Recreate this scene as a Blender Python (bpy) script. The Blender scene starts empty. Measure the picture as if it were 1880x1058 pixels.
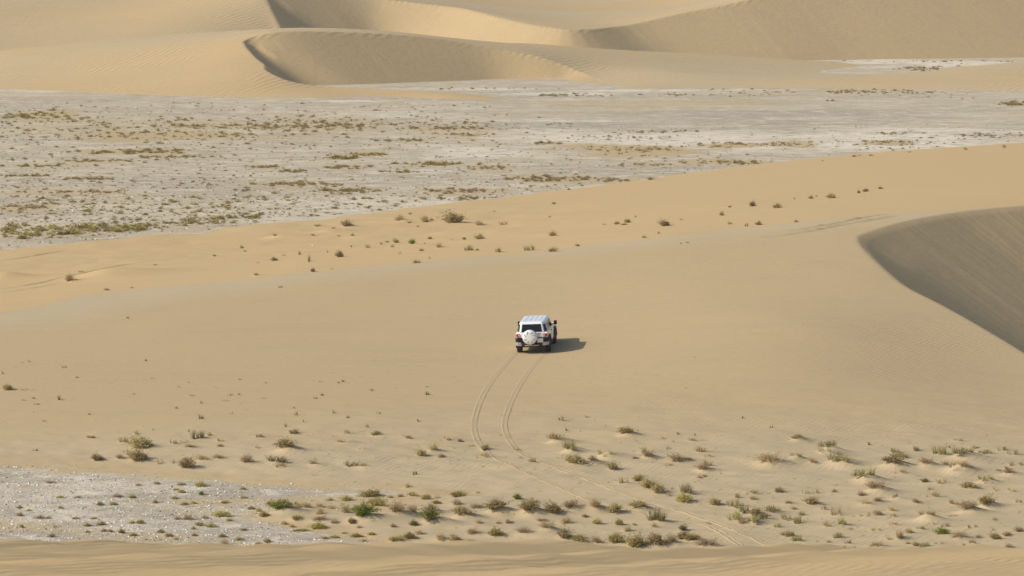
import bpy, bmesh, math, random
import numpy as np
from mathutils import Vector, Matrix

# ------------------------------------------------------------------ camera, sky, sun, exposure
scene = bpy.context.scene
col = scene.collection
PITCH = math.radians(6.0)
FPX = 7000.0                      # focal length in pixels of the 1880 px wide photograph
EYE = 27.0
cam_d = bpy.data.cameras.new('camera')
cam_d.sensor_width = 36.0
cam_d.lens = 36.0 * FPX / 1880.0
cam_d.clip_start = 0.5
cam_d.clip_end = 9000.0
cam_d.dof.use_dof = True
cam_d.dof.focus_distance = 213.0
cam_d.dof.aperture_fstop = 9.0
cam = bpy.data.objects.new('camera', cam_d)
col.objects.link(cam)
cam.location = (0, 0, EYE)
cam.rotation_euler = (math.radians(90) - PITCH, 0, 0)
scene.camera = cam

SUN_EL = math.radians(35.0)
SUN_BACK = math.radians(13.0)     # how far the sun stands behind the straight-left direction
sun_dir = Vector((-math.cos(SUN_BACK) * math.cos(SUN_EL), -math.sin(SUN_BACK) * math.cos(SUN_EL), math.sin(SUN_EL)))
world = bpy.data.worlds.new('World')
scene.world = world
world.use_nodes = True
wn = world.node_tree
sky = wn.nodes.new('ShaderNodeTexSky')
sky.sky_type = 'NISHITA'
sky.sun_disc = False
sky.sun_elevation = SUN_EL
sky.sun_rotation = math.atan2(sun_dir.x, sun_dir.y)
sky.dust_density = 2.0
wn.links.new(sky.outputs[0], wn.nodes['Background'].inputs[0])
wn.nodes['Background'].inputs[1].default_value = 0.115
sun_l = bpy.data.lights.new('sun', 'SUN')
sun_l.energy = 3.6
sun_l.angle = math.radians(0.5)
sun_l.color = (1.0, 0.94, 0.84)
sun_o = bpy.data.objects.new('sun', sun_l)
col.objects.link(sun_o)
sun_o.location = (-60, 60, 120)
sun_o.rotation_euler = sun_dir.to_track_quat('Z', 'Y').to_euler()
scene.view_settings.view_transform = 'Standard'
scene.view_settings.look = 'None'
scene.view_settings.gamma = 1.0
scene.view_settings.exposure = 0.05

# ------------------------------------------------------------------ helpers
def lin(r, g, b):
    f = lambda c: (c / 255 / 12.92) if c <= 10 else ((c / 255 + 0.055) / 1.055) ** 2.4
    return (f(r), f(g), f(b), 1.0)

def tag(o, label=None, cat=None, group=None, kind=None):
    if label: o['label'] = label
    if cat: o['category'] = cat
    if group: o['group'] = group
    if kind: o['kind'] = kind
    return o

def slope_of(py):
    return math.tan(PITCH + math.atan((py - 529.0) / FPX))

def ray(px, py):
    """direction per metre of forward distance Y"""
    t = (py - 529.0) / FPX
    fy = math.cos(PITCH) - t * math.sin(PITCH)
    fz = -math.sin(PITCH) - t * math.cos(PITCH)
    fx = (px - 940.0) / FPX
    return fx / fy, fz / fy

def P(px, py, z=None, Y=None):
    dx, dz = ray(px, py)
    if Y is None:
        Y = (z - EYE) / dz
    return (dx * Y, Y, EYE + dz * Y)

_rs = np.random.RandomState(7)
_perm = _rs.rand(256, 256)
def vnoise(x, y):
    xi = np.floor(x).astype(np.int64); yi = np.floor(y).astype(np.int64)
    xf = x - xi; yf = y - yi
    u = xf * xf * (3 - 2 * xf); v = yf * yf * (3 - 2 * yf)
    a = _perm[xi & 255, yi & 255]; b = _perm[(xi + 1) & 255, yi & 255]
    c = _perm[xi & 255, (yi + 1) & 255]; d = _perm[(xi + 1) & 255, (yi + 1) & 255]
    return (a * (1 - u) + b * u) * (1 - v) + (c * (1 - u) + d * u) * v - 0.5

def fbm(x, y, o=4):
    s = 0; a = 1.0
    for k in range(o):
        s = s + a * vnoise(x + 17.3 * k, y + 9.1 * k); x = x * 2.03; y = y * 2.03; a *= 0.5
    return s

def sstep(a, b, x):
    t = np.clip((x - a) / (b - a), 0, 1)
    return t * t * (3 - 2 * t)

class TPS:
    def __init__(self, pts, reg=0.02):
        p = np.array(pts, float)
        self.c = p[:, :2] / 50.0
        n = len(p)
        r2 = ((self.c[:, None] - self.c[None]) ** 2).sum(-1)
        K = 0.5 * r2 * np.log(r2 + 1e-12) + reg * np.eye(n)
        Q = np.c_[np.ones(n), self.c]
        A = np.block([[K, Q], [Q.T, np.zeros((3, 3))]])
        s = np.linalg.solve(A, np.r_[p[:, 2], 0, 0, 0])
        self.w, self.a = s[:n], s[n:]
    def __call__(self, x, y):
        x = np.asarray(x, float) / 50.0; y = np.asarray(y, float) / 50.0
        z = self.a[0] + self.a[1] * x + self.a[2] * y
        for (cx, cy), w in zip(self.c, self.w):
            r2 = (x - cx) ** 2 + (y - cy) ** 2
            z = z + w * 0.5 * r2 * np.log(r2 + 1e-12)
        return z

def smooth_curve(pts, n=8):
    """Catmull-Rom through 3D points"""
    p = [np.array(q, float) for q in pts]
    p = [2 * p[0] - p[1]] + p + [2 * p[-1] - p[-2]]
    out = []
    for i in range(1, len(p) - 2):
        for k in range(n):
            t = k / n
            a, b, c, d = p[i - 1], p[i], p[i + 1], p[i + 2]
            out.append(0.5 * (2 * b + (c - a) * t + (2 * a - 5 * b + 4 * c - d) * t * t + (3 * b - a - 3 * c + d) * t ** 3))
    out.append(p[-2])
    return np.array(out)

def poly_dist(x, y, line):
    """distance to a polyline, height and arc length at the nearest point"""
    best = np.full(x.shape, 1e18); zb = np.zeros(x.shape); sb = np.zeros(x.shape); s0 = 0.0
    qx = np.zeros(x.shape); qy = np.zeros(x.shape)
    for a, b in zip(line[:-1], line[1:]):
        dx, dy = b[0] - a[0], b[1] - a[1]
        L2 = dx * dx + dy * dy + 1e-12
        t = np.clip(((x - a[0]) * dx + (y - a[1]) * dy) / L2, 0, 1)
        d = (x - a[0] - t * dx) ** 2 + (y - a[1] - t * dy) ** 2
        m = d < best
        best = np.where(m, d, best)
        zb = np.where(m, a[2] + t * (b[2] - a[2]), zb)
        L = math.sqrt(L2)
        sb = np.where(m, s0 + t * L, sb)
        qx = np.where(m, a[0] + t * dx, qx); qy = np.where(m, a[1] + t * dy, qy)
        s0 += L
    poly_dist.near = (qx, qy)
    return np.sqrt(best), zb, sb

def box_blur(a, r, n=3):
    for _ in range(n):
        for ax in (0, 1):
            p = [(0, 0), (0, 0)]; p[ax] = (r + 1, r)
            c = np.cumsum(np.pad(a, p, mode='edge'), axis=ax)
            k = 2 * r + 1
            a = (c[k:] - c[:-k]) / k if ax == 0 else (c[:, k:] - c[:, :-k]) / k
    return a

def inside(x, y, poly):
    r = np.zeros(x.shape, bool)
    n = len(poly)
    for i in range(n):
        x1, y1 = poly[i][:2]; x2, y2 = poly[(i + 1) % n][:2]
        if y1 == y2: continue
        c = ((y1 > y) != (y2 > y)) & (x < (x2 - x1) * (y - y1) / (y2 - y1) + x1)
        r ^= c
    return r

def grid_object(name, xs, ys, fn, mat, attrs=None):
    X, Y = np.meshgrid(xs, ys)
    Z, at = fn(X, Y)
    if 'xy' in at: X, Y = at.pop('xy')
    nx, ny = len(xs), len(ys)
    me = bpy.data.meshes.new(name)
    co = np.stack([X, Y, Z], -1).reshape(-1, 3).astype(np.float32)
    i = np.arange(nx * ny).reshape(ny, nx)
    q = np.stack([i[:-1, :-1], i[:-1, 1:], i[1:, 1:], i[1:, :-1]], -1).reshape(-1, 4).astype(np.int32)
    me.vertices.add(len(co)); me.vertices.foreach_set('co', co.ravel())
    me.loops.add(q.size); me.loops.foreach_set('vertex_index', q.ravel())
    me.polygons.add(len(q))
    me.polygons.foreach_set('loop_start', np.arange(0, q.size, 4, dtype=np.int32))
    me.polygons.foreach_set('loop_total', np.full(len(q), 4, np.int32))
    me.polygons.foreach_set('use_smooth', np.ones(len(q), bool))
    me.update()
    for k, v in at.items():
        if v.ndim == 3:
            a = me.attributes.new(k, 'FLOAT_VECTOR', 'POINT'); a.data.foreach_set('vector', v.reshape(-1).astype(np.float32))
        else:
            a = me.attributes.new(k, 'FLOAT', 'POINT'); a.data.foreach_set('value', v.reshape(-1).astype(np.float32))
    me.materials.append(mat)
    o = bpy.data.objects.new(name, me)
    col.objects.link(o)
    return o

def arr(*parts):
    """axis values from (start, end, step) runs"""
    out = []
    for a, b, s in parts:
        out.append(np.arange(a, b, s))
    return np.concatenate(out + [np.array([parts[-1][1]])])

# ------------------------------------------------------------------ materials
class NT:
    def __init__(self, name):
        self.m = bpy.data.materials.new(name); self.m.use_nodes = True
        self.t = self.m.node_tree; self.b = self.t.nodes['Principled BSDF']
    def n(self, typ, **kw):
        nd = self.t.nodes.new(typ)
        for k, v in kw.items():
            if k.startswith('i_'):
                nd.inputs[k[2:].replace('_', ' ')].default_value = v
            else:
                setattr(nd, k, v)
        return nd
    def l(self, a, b): self.t.links.new(a, b)
    def mix(self, fac, a, b, blend='MIX'):
        nd = self.t.nodes.new('ShaderNodeMix'); nd.data_type = 'RGBA'; nd.blend_type = blend
        for sock, v in ((nd.inputs[0], fac), (nd.inputs[6], a), (nd.inputs[7], b)):
            if hasattr(v, 'links'): self.l(v, sock)
            else: sock.default_value = v
        return nd.outputs[2]
    def math(self, op, a, b=0.0, clamp=False):
        nd = self.t.nodes.new('ShaderNodeMath'); nd.operation = op; nd.use_clamp = clamp
        for sock, v in ((nd.inputs[0], a), (nd.inputs[1], b)):
            if hasattr(v, 'links'): self.l(v, sock)
            else: sock.default_value = v
        return nd.outputs[0]
    def ramp(self, v, lo, hi):
        nd = self.t.nodes.new('ShaderNodeMapRange'); nd.interpolation_type = 'SMOOTHSTEP'
        self.l(v, nd.inputs[0]); nd.inputs[1].default_value = lo; nd.inputs[2].default_value = hi
        return nd.outputs[0]
    def noise(self, vec, scale, detail=3.0, rough=0.5, stretch=(1, 1, 1)):
        mp = self.t.nodes.new('ShaderNodeMapping'); mp.inputs['Scale'].default_value = stretch
        self.l(vec, mp.inputs[0])
        nd = self.t.nodes.new('ShaderNodeTexNoise'); nd.inputs['Scale'].default_value = scale
        nd.inputs['Detail'].default_value = detail; nd.inputs['Roughness'].default_value = rough
        self.l(mp.outputs[0], nd.inputs['Vector'])
        return nd.outputs[0]
    def obj(self):
        return self.t.nodes.new('ShaderNodeTexCoord').outputs['Object']
    def attr(self, name, out='Fac'):
        nd = self.t.nodes.new('ShaderNodeAttribute'); nd.attribute_name = name
        return nd.outputs[out]

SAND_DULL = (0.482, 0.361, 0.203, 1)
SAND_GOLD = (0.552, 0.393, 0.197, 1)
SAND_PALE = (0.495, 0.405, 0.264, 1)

def sand_material(name, ripple=0.012, ripple_scale=3.2, slip=False, grain=0.03, wav_rot=0.5, streak=0.45):
    k = NT(name)
    c = k.obj()
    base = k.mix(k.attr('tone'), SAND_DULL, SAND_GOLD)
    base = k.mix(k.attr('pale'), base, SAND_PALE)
    big = k.noise(c, 0.05, 4, 0.55, (0.5, 1, 1))
    base = k.mix(k.math('MULTIPLY', k.ramp(big, 0.35, 0.7), 0.16), base, (0.52, 0.40, 0.215, 1))
    wisps = k.noise(c, 0.5, 5, 0.6, (0.22, 1, 1))
    base = k.mix(k.math('MULTIPLY', k.ramp(wisps, 0.48, 0.72), 0.22), base, (0.40, 0.325, 0.205, 1))
    g = k.noise(c, 9.0, 3, 0.7)
    base = k.mix(k.math('MULTIPLY', k.ramp(g, 0.3, 0.75), 0.10), base, (0.37, 0.29, 0.17, 1))
    # wind ripples, patchy
    mp = k.n('ShaderNodeMapping'); mp.inputs['Rotation'].default_value = (0, 0, wav_rot)
    k.l(c, mp.inputs[0])
    w = k.n('ShaderNodeTexWave'); w.wave_profile = 'SIN'
    w.inputs['Scale'].default_value = ripple_scale * 0.32; w.inputs['Distortion'].default_value = 5.0
    w.inputs['Detail'].default_value = 2.0; w.inputs['Detail Scale'].default_value = 0.6
    k.l(mp.outputs[0], w.inputs['Vector'])
    patch = k.ramp(k.noise(c, 0.09, 3, 0.6, (0.6, 1, 1)), 0.40, 0.64)
    if slip: patch = k.math('MULTIPLY', patch, k.math('SUBTRACT', 1.0, k.attr('slipmask')))
    h = k.math('MULTIPLY', w.outputs['Fac'], k.math('MULTIPLY', patch, ripple))
    h = k.math('ADD', h, k.math('MULTIPLY', k.noise(c, 2.0, 4, 0.6, (0.5, 1, 1)), grain))
    if slip:
        # sand flows down the slip face: streaks along the fall line
        s = k.attr('slip', 'Vector')
        mask = k.attr('slipmask')
        st = k.noise(s, 5.0, 5, 0.7, (1.0, 0.05, 1))
        st = k.math('MULTIPLY', st, k.math('ADD', 0.72, k.math('MULTIPLY', k.noise(s, 1.1, 3, 0.6, (1.0, 0.35, 1)), 0.56)))
        st2 = k.noise(s, 16.0, 3, 0.6, (1.0, 0.05, 1))
        h = k.math('ADD', h, k.math('MULTIPLY', mask, k.math('MULTIPLY', st, slip * 0.5)))
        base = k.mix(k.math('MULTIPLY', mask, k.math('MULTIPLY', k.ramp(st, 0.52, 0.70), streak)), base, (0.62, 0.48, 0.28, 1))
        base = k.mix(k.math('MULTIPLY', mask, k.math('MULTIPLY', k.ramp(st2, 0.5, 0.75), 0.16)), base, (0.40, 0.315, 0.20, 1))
    bp = k.n('ShaderNodeBump'); bp.inputs['Distance'].default_value = 1.0; bp.inputs['Strength'].default_value = 1.0
    k.l(h, bp.inputs['Height'])
    k.l(bp.outputs[0], k.b.inputs['Normal'])
    k.l(base, k.b.inputs['Base Color'])
    k.b.inputs['Roughness'].default_value = 0.95
    k.b.inputs['Specular IOR Level'].default_value = 0.08
    return k.m

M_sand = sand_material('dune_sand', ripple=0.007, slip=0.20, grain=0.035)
M_sand_far = sand_material('far_dune_sand', ripple=0.05, ripple_scale=0.9, slip=0.03, grain=0.07, streak=0.28)
M_sand_near = sand_material('near_ridge_sand', ripple=0.006, ripple_scale=9.0, grain=0.004)

def flat_material():
    k = NT('salt_flat_crust')
    c = k.obj()
    n1 = k.noise(c, 0.10, 7, 0.68, (0.55, 1, 1))
    n2 = k.noise(c, 0.16, 7, 0.70, (0.42, 1, 1))
    n3 = k.noise(c, 0.55, 6, 0.72, (0.8, 1, 1))
    n4 = k.noise(c, 3.2, 4, 0.75)
    base = k.mix(k.ramp(n1, 0.38, 0.62), (0.434, 0.366, 0.254, 1), (0.535, 0.453, 0.310, 1))
    base = k.mix(k.math('MULTIPLY', k.attr('lilac'), k.ramp(n1, 0.25, 0.55)), base, (0.404, 0.343, 0.254, 1))
    base = k.mix(k.math('MULTIPLY', k.ramp(n2, 0.50, 0.62), 0.55), base, (0.636, 0.552, 0.409, 1))
    base = k.mix(k.math('MULTIPLY', k.attr('white'), k.ramp(n3, 0.30, 0.58)), base, (0.747, 0.667, 0.512, 1))
    base = k.mix(k.math('MULTIPLY', k.ramp(n3, 0.53, 0.60), 0.62), base, (0.707, 0.632, 0.475, 1))
    base = k.mix(k.math('MULTIPLY', k.ramp(n3, 0.46, 0.38), 0.50), base, (0.313, 0.264, 0.188, 1))
    sandf = k.math('MULTIPLY', k.attr('sand'), k.ramp(n3, 0.22, 0.44))
    base = k.mix(sandf, base, (0.505, 0.383, 0.207, 1))
    keep = k.math('SUBTRACT', 1.0, k.math('MULTIPLY', sandf, 0.8))
    base = k.mix(k.math('MULTIPLY', keep, k.math('MULTIPLY', k.ramp(n4, 0.56, 0.66), 0.55)), base, (0.768, 0.726, 0.620, 1))
    base = k.mix(k.math('MULTIPLY', keep, k.math('MULTIPLY', k.ramp(n4, 0.44, 0.34), 0.55)), base, (0.222, 0.189, 0.141, 1))
    h = k.math('ADD', k.math('MULTIPLY', n3, 0.12), k.math('MULTIPLY', n4, 0.06))
    bp = k.n('ShaderNodeBump'); bp.inputs['Distance'].default_value = 1.0; k.l(h, bp.inputs['Height'])
    k.l(bp.outputs[0], k.b.inputs['Normal'])
    k.l(base, k.b.inputs['Base Color'])
    k.b.inputs['Roughness'].default_value = 0.92
    k.b.inputs['Specular IOR Level'].default_value = 0.15
    return k.m
M_flat = flat_material()

def leaf_material(name, a, b, bare=None):
    k = NT(name)
    geo = k.n('ShaderNodeNewGeometry')
    info = k.n('ShaderNodeObjectInfo')
    r = geo.outputs['Random Per Island']
    c = k.mix(r, a, b)
    if bare:
        c = k.mix(k.ramp(r, 0.72, 0.78), c, bare)
    hs = k.n('ShaderNodeHueSaturation')
    k.l(c, hs.inputs['Color'])
    k.l(k.math('ADD', k.math('MULTIPLY', info.outputs['Random'], 0.5), 0.78), hs.inputs['Value'])
    k.l(k.math('ADD', k.math('MULTIPLY', info.outputs['Random'], 0.03), 0.485), hs.inputs['Hue'])
    k.l(hs.outputs[0], k.b.inputs['Base Color'])
    k.b.inputs['Roughness'].default_value = 0.8
    k.b.inputs['Specular IOR Level'].default_value = 0.2
    tr = k.n('ShaderNodeBsdfTranslucent'); k.l(hs.outputs[0], tr.inputs['Color'])
    mx = k.n('ShaderNodeMixShader'); mx.inputs[0].default_value = 0.38
    k.l(k.b.outputs[0], mx.inputs[1]); k.l(tr.outputs[0], mx.inputs[2])
    k.l(mx.outputs[0], k.t.nodes['Material Output'].inputs['Surface'])
    return k.m

TONE = {
    'O': leaf_material('olive_foliage', (0.276, 0.224, 0.095, 1), (0.551, 0.450, 0.193, 1), (0.625, 0.477, 0.276, 1)),
    'B': leaf_material('dry_twigs', (0.348, 0.249, 0.150, 1), (0.661, 0.495, 0.311, 1), (0.459, 0.367, 0.166, 1)),
    'L': leaf_material('saltbush_leaves', (0.293, 0.261, 0.074, 1), (0.569, 0.495, 0.157, 1), (0.569, 0.404, 0.202, 1)),
    'G': leaf_material('fresh_green_leaves', (0.15, 0.175, 0.020, 1), (0.32, 0.355, 0.06, 1), (0.27, 0.23, 0.08, 1)),
    'S': leaf_material('straw_blades', (0.40, 0.30, 0.13, 1), (0.58, 0.46, 0.23, 1), (0.32, 0.23, 0.12, 1)),
    'P': leaf_material('pale_green_blades', (0.27, 0.24, 0.105, 1), (0.46, 0.405, 0.20, 1), (0.50, 0.395, 0.20, 1)),
    'D': leaf_material('dark_green_blades', (0.184, 0.184, 0.074, 1), (0.404, 0.367, 0.148, 1), (0.625, 0.477, 0.220, 1)),
}

# ------------------------------------------------------------------ the middle dune with the car on it
mid_pts = [P(*q) for q in [
    # foreground sand and its edge with the shell gravel
    (0, 853, 0.0), (150, 861, 0.0), (300, 873, 0.0), (450, 884, 0.0), (600, 891, 0.0), (760, 897, 0.02), (900, 905, 0.10),
    (-150, 845, 0.0), (50, 980, -0.28), (250, 935, -0.22), (420, 930, -0.14), (540, 915, -0.06), (640, 910, -0.05),
    (560, 985, -0.10), (430, 985, -0.18), (660, 998, -0.06), (560, 950, 0.10), (700, 955, 0.16), (850, 955, 0.2), (-100, 920, -0.3), (-250, 990, -0.4),
    (1000, 930, 0.18), (1000, 1010, 0.2), (1250, 950, 0.2), (1300, 1040, 0.2), (1500, 930, 0.25), (1600, 1030, 0.25), (1800, 930, 0.28), (1850, 1040, 0.3),
    (2050, 950, 0.3), (2050, 850, 0.3), (700, 1080, 0.05), (300, 1080, -0.3),
    # windward slope
    (0, 790, 0.28), (0, 700, 0.65), (200, 820, 0.25), (400, 850, 0.22), (300, 700, 0.75), (300, 600, 1.35), (600, 850, 0.32), (600, 760, 0.65), (600, 650, 1.15), (600, 560, 1.85),
    (950, 850, 0.32), (950, 800, 0.5), (950, 720, 0.82), (979, 646, 1.24), (1000, 560, 2.1), (1250, 830, 0.4), (1250, 740, 0.85), (1300, 640, 1.78), (1300, 540, 2.75),
    (1575, 830, 0.35), (1575, 760, 0.7), (1500, 680, 1.45), (1500, 600, 2.38), (1520, 500, 3.45), (1750, 800, 0.4), (1750, 700, 0.82), (1700, 620, 1.80), (1880, 810, 0.35), (1880, 740, 0.45), (1880, 690, 0.7),
    # soft crest
    (-200, 610, 0.8), (0, 580, 1.2), (300, 530, 1.8), (600, 497, 2.4), (900, 470, 2.95), (1200, 440, 3.6), (1400, 418, 4.0), (1550, 402, 4.35), (1700, 391, 4.55), (1880, 378, 4.5), (2100, 365, 4.6),
    # edge against the salt flat behind
    (-250, 486, 0.0), (0, 459, 0.0), (150, 446, 0.0), (300, 430, 0.0), (470, 413, 0.0), (640, 396, 0.0), (800, 377, 0.0), (900, 365, 0.0), (1100, 341, 0.0), (1250, 320, 0.0), (1400, 301, 0.0), (1600, 281, 0.0), (1880, 262, 0.0), (2100, 250, 0.0),
    (0, 520, 0.75), (300, 480, 1.0), (640, 450, 1.35), (900, 420, 1.7), (1200, 380, 2.0), (1450, 350, 2.2), (1700, 325, 2.3), (1880, 312, 2.3),
    (0, 430, -0.8), (500, 385, -1.0), (1000, 330, -1.3), (1500, 270, -1.8), (1900, 235, -2.2), (2200, 220, -2.4),
]] + [(60, 230, 2.0), (70, 280, 3.5), (60, 200, 0.6), (80, 200, 0.3)]
midW = TPS(mid_pts, 0.0006)
MID_BRINK = smooth_curve([P(*q) for q in [
    (2250, 356, 4.45), (2100, 362, 4.5), (1990, 369, 4.5), (1880, 378, 4.5), (1760, 390, 4.5), (1670, 406, 4.42), (1610, 421, 4.3), (1583, 431, 4.2), (1576, 440, 4.1), (1584, 455, 3.98),
    (1610, 482, 3.72), (1655, 517, 3.3), (1720, 557, 2.6), (1800, 600, 1.95), (1880, 640, 1.45), (1990, 688, 1.2), (2150, 740, 1.1), (2350, 780, 1.1)]], 6)
MID_BOWL = [tuple(p) for p in MID_BRINK] + [(120, MID_BRINK[-1][1]), (120, MID_BRINK[0][1])]
CREST = smooth_curve([P(*q) for q in [(-400, 640, 0.5), (-200, 610, 0.8), (0, 580, 1.2), (300, 530, 1.8), (560, 501, 2.35), (900, 470, 2.95), (1200, 440, 3.6), (1400, 418, 4.0), (1550, 402, 4.35), (1700, 389, 4.55), (1880, 376, 4.6), (2200, 355, 4.6)]], 5)
MOUNDS = []          # (x, y, height, radius): sand caught by the plants

def mid_height(x, y, fine=True, mounds=True):
    x = np.asarray(x, float); y = np.asarray(y, float)
    w = midW(x, y)
    # firm edge: sand below the flat drops away quickly
    w = np.where(w < 0, w * 2.0, w)
    if fine:
        low = sstep(206, 176, y)
        hum = fbm(x * 0.16 + 3, y * 0.35, 4) * 0.26 + fbm(x * 0.55 + 40, y * 0.8, 3) * 0.10
        w = w + hum * low * sstep(-30, 2, x) * 0.75 + fbm(x * 0.3, y * 0.55, 3) * 0.05 * low
        w = w + fbm(x * 0.07 + 11, y * 0.05, 3) * 0.18 * sstep(200, 230, y) * sstep(330, 280, y)
        w = w + fbm(x * 0.25 + 5, y * 0.2 + 8, 3) * 0.16 * sstep(252, 268, y) * sstep(12, -4, x)
    if fine:
        w = w + (fbm(x * 0.9 + 2, y * 1.3, 4) * 0.055 + fbm(x * 0.22 + 8, y * 0.5, 3) * 0.05) * sstep(190, 182, y) * sstep(12, -4, x)
    if mounds and MOUNDS:
        for mx, my, mh, mr in MOUNDS:
            near = (np.abs(x - mx) < mr * 6) & (np.abs(y - my) < mr * 4)
            if not near.any(): continue
            dx = x[near] - mx; dy = y[near] - my
            a = dx * 0.95 + dy * 0.31; b = -dx * 0.31 + dy * 0.95
            ra = np.where(a > 0, mr * 1.7, mr * 0.9)
            w[near] += mh * np.exp(-(a / ra) ** 2 - (b / (mr * 1.1)) ** 2)
    return w

MID_BRINK[:, 2] = midW(MID_BRINK[:, 0], MID_BRINK[:, 1])
def mid_fn(x, y):
    w = mid_height(x, y)
    d, zb, s = poly_dist(x, y, MID_BRINK)
    ins = inside(x, y, MID_BOWL)
    raw = np.where(ins, zb - 0.62 * d, zb + 0.62 * d)
    slipz = raw + (box_blur(raw, 14) - raw) * sstep(0.5, 4.0, d)
    slipz = slipz + 0.05 * fbm(s * 0.45, d * 0.06, 3) * sstep(0.3, 2.0, d)
    slipz = np.maximum(slipz, -3.7 + 0.3 * fbm(x * 0.1, y * 0.1, 3))
    # slightly rounded brink
    sl = np.where(ins, slipz, zb + 0.62 * d)
    m = np.minimum(w, sl); k = 0.04
    out = m - k * np.log(np.exp(-np.minimum(w - m, 3) / k) + np.exp(-np.minimum(sl - m, 3) / k)) * (d < 2)
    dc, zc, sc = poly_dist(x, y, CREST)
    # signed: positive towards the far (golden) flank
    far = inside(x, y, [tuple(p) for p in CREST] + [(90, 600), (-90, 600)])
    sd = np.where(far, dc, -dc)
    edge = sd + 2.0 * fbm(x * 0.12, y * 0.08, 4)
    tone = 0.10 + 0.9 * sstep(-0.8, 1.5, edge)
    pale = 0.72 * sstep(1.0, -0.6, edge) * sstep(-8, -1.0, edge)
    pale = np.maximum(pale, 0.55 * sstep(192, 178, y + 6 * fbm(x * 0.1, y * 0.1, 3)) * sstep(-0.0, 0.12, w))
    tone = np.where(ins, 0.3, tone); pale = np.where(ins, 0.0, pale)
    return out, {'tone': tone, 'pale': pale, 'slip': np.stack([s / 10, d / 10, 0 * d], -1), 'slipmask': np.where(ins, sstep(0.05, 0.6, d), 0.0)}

def flat_height(x, y):
    return 0.035 * fbm(np.asarray(x, float) * 0.25, np.asarray(y, float) * 0.25, 3)

def ground_hit(px, py, far=False):
    """where a line of sight meets the ground"""
    dx, dz = ray(px, py)
    Y = np.arange(140.0, 460.0, 0.04) if not far else np.arange(250, 620, 0.1)
    x = dx * Y; z = EYE + dz * Y
    h = flat_height(x, Y)
    m = Y < 410
    hm = np.full(Y.shape, -9.0)
    hm[m] = mid_height(x[m], Y[m], True, False)
    g = np.maximum(h, hm)
    i = np.argmax(z <= g)
    return (x[i], Y[i], g[i], hm[i] > h[i])
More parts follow.
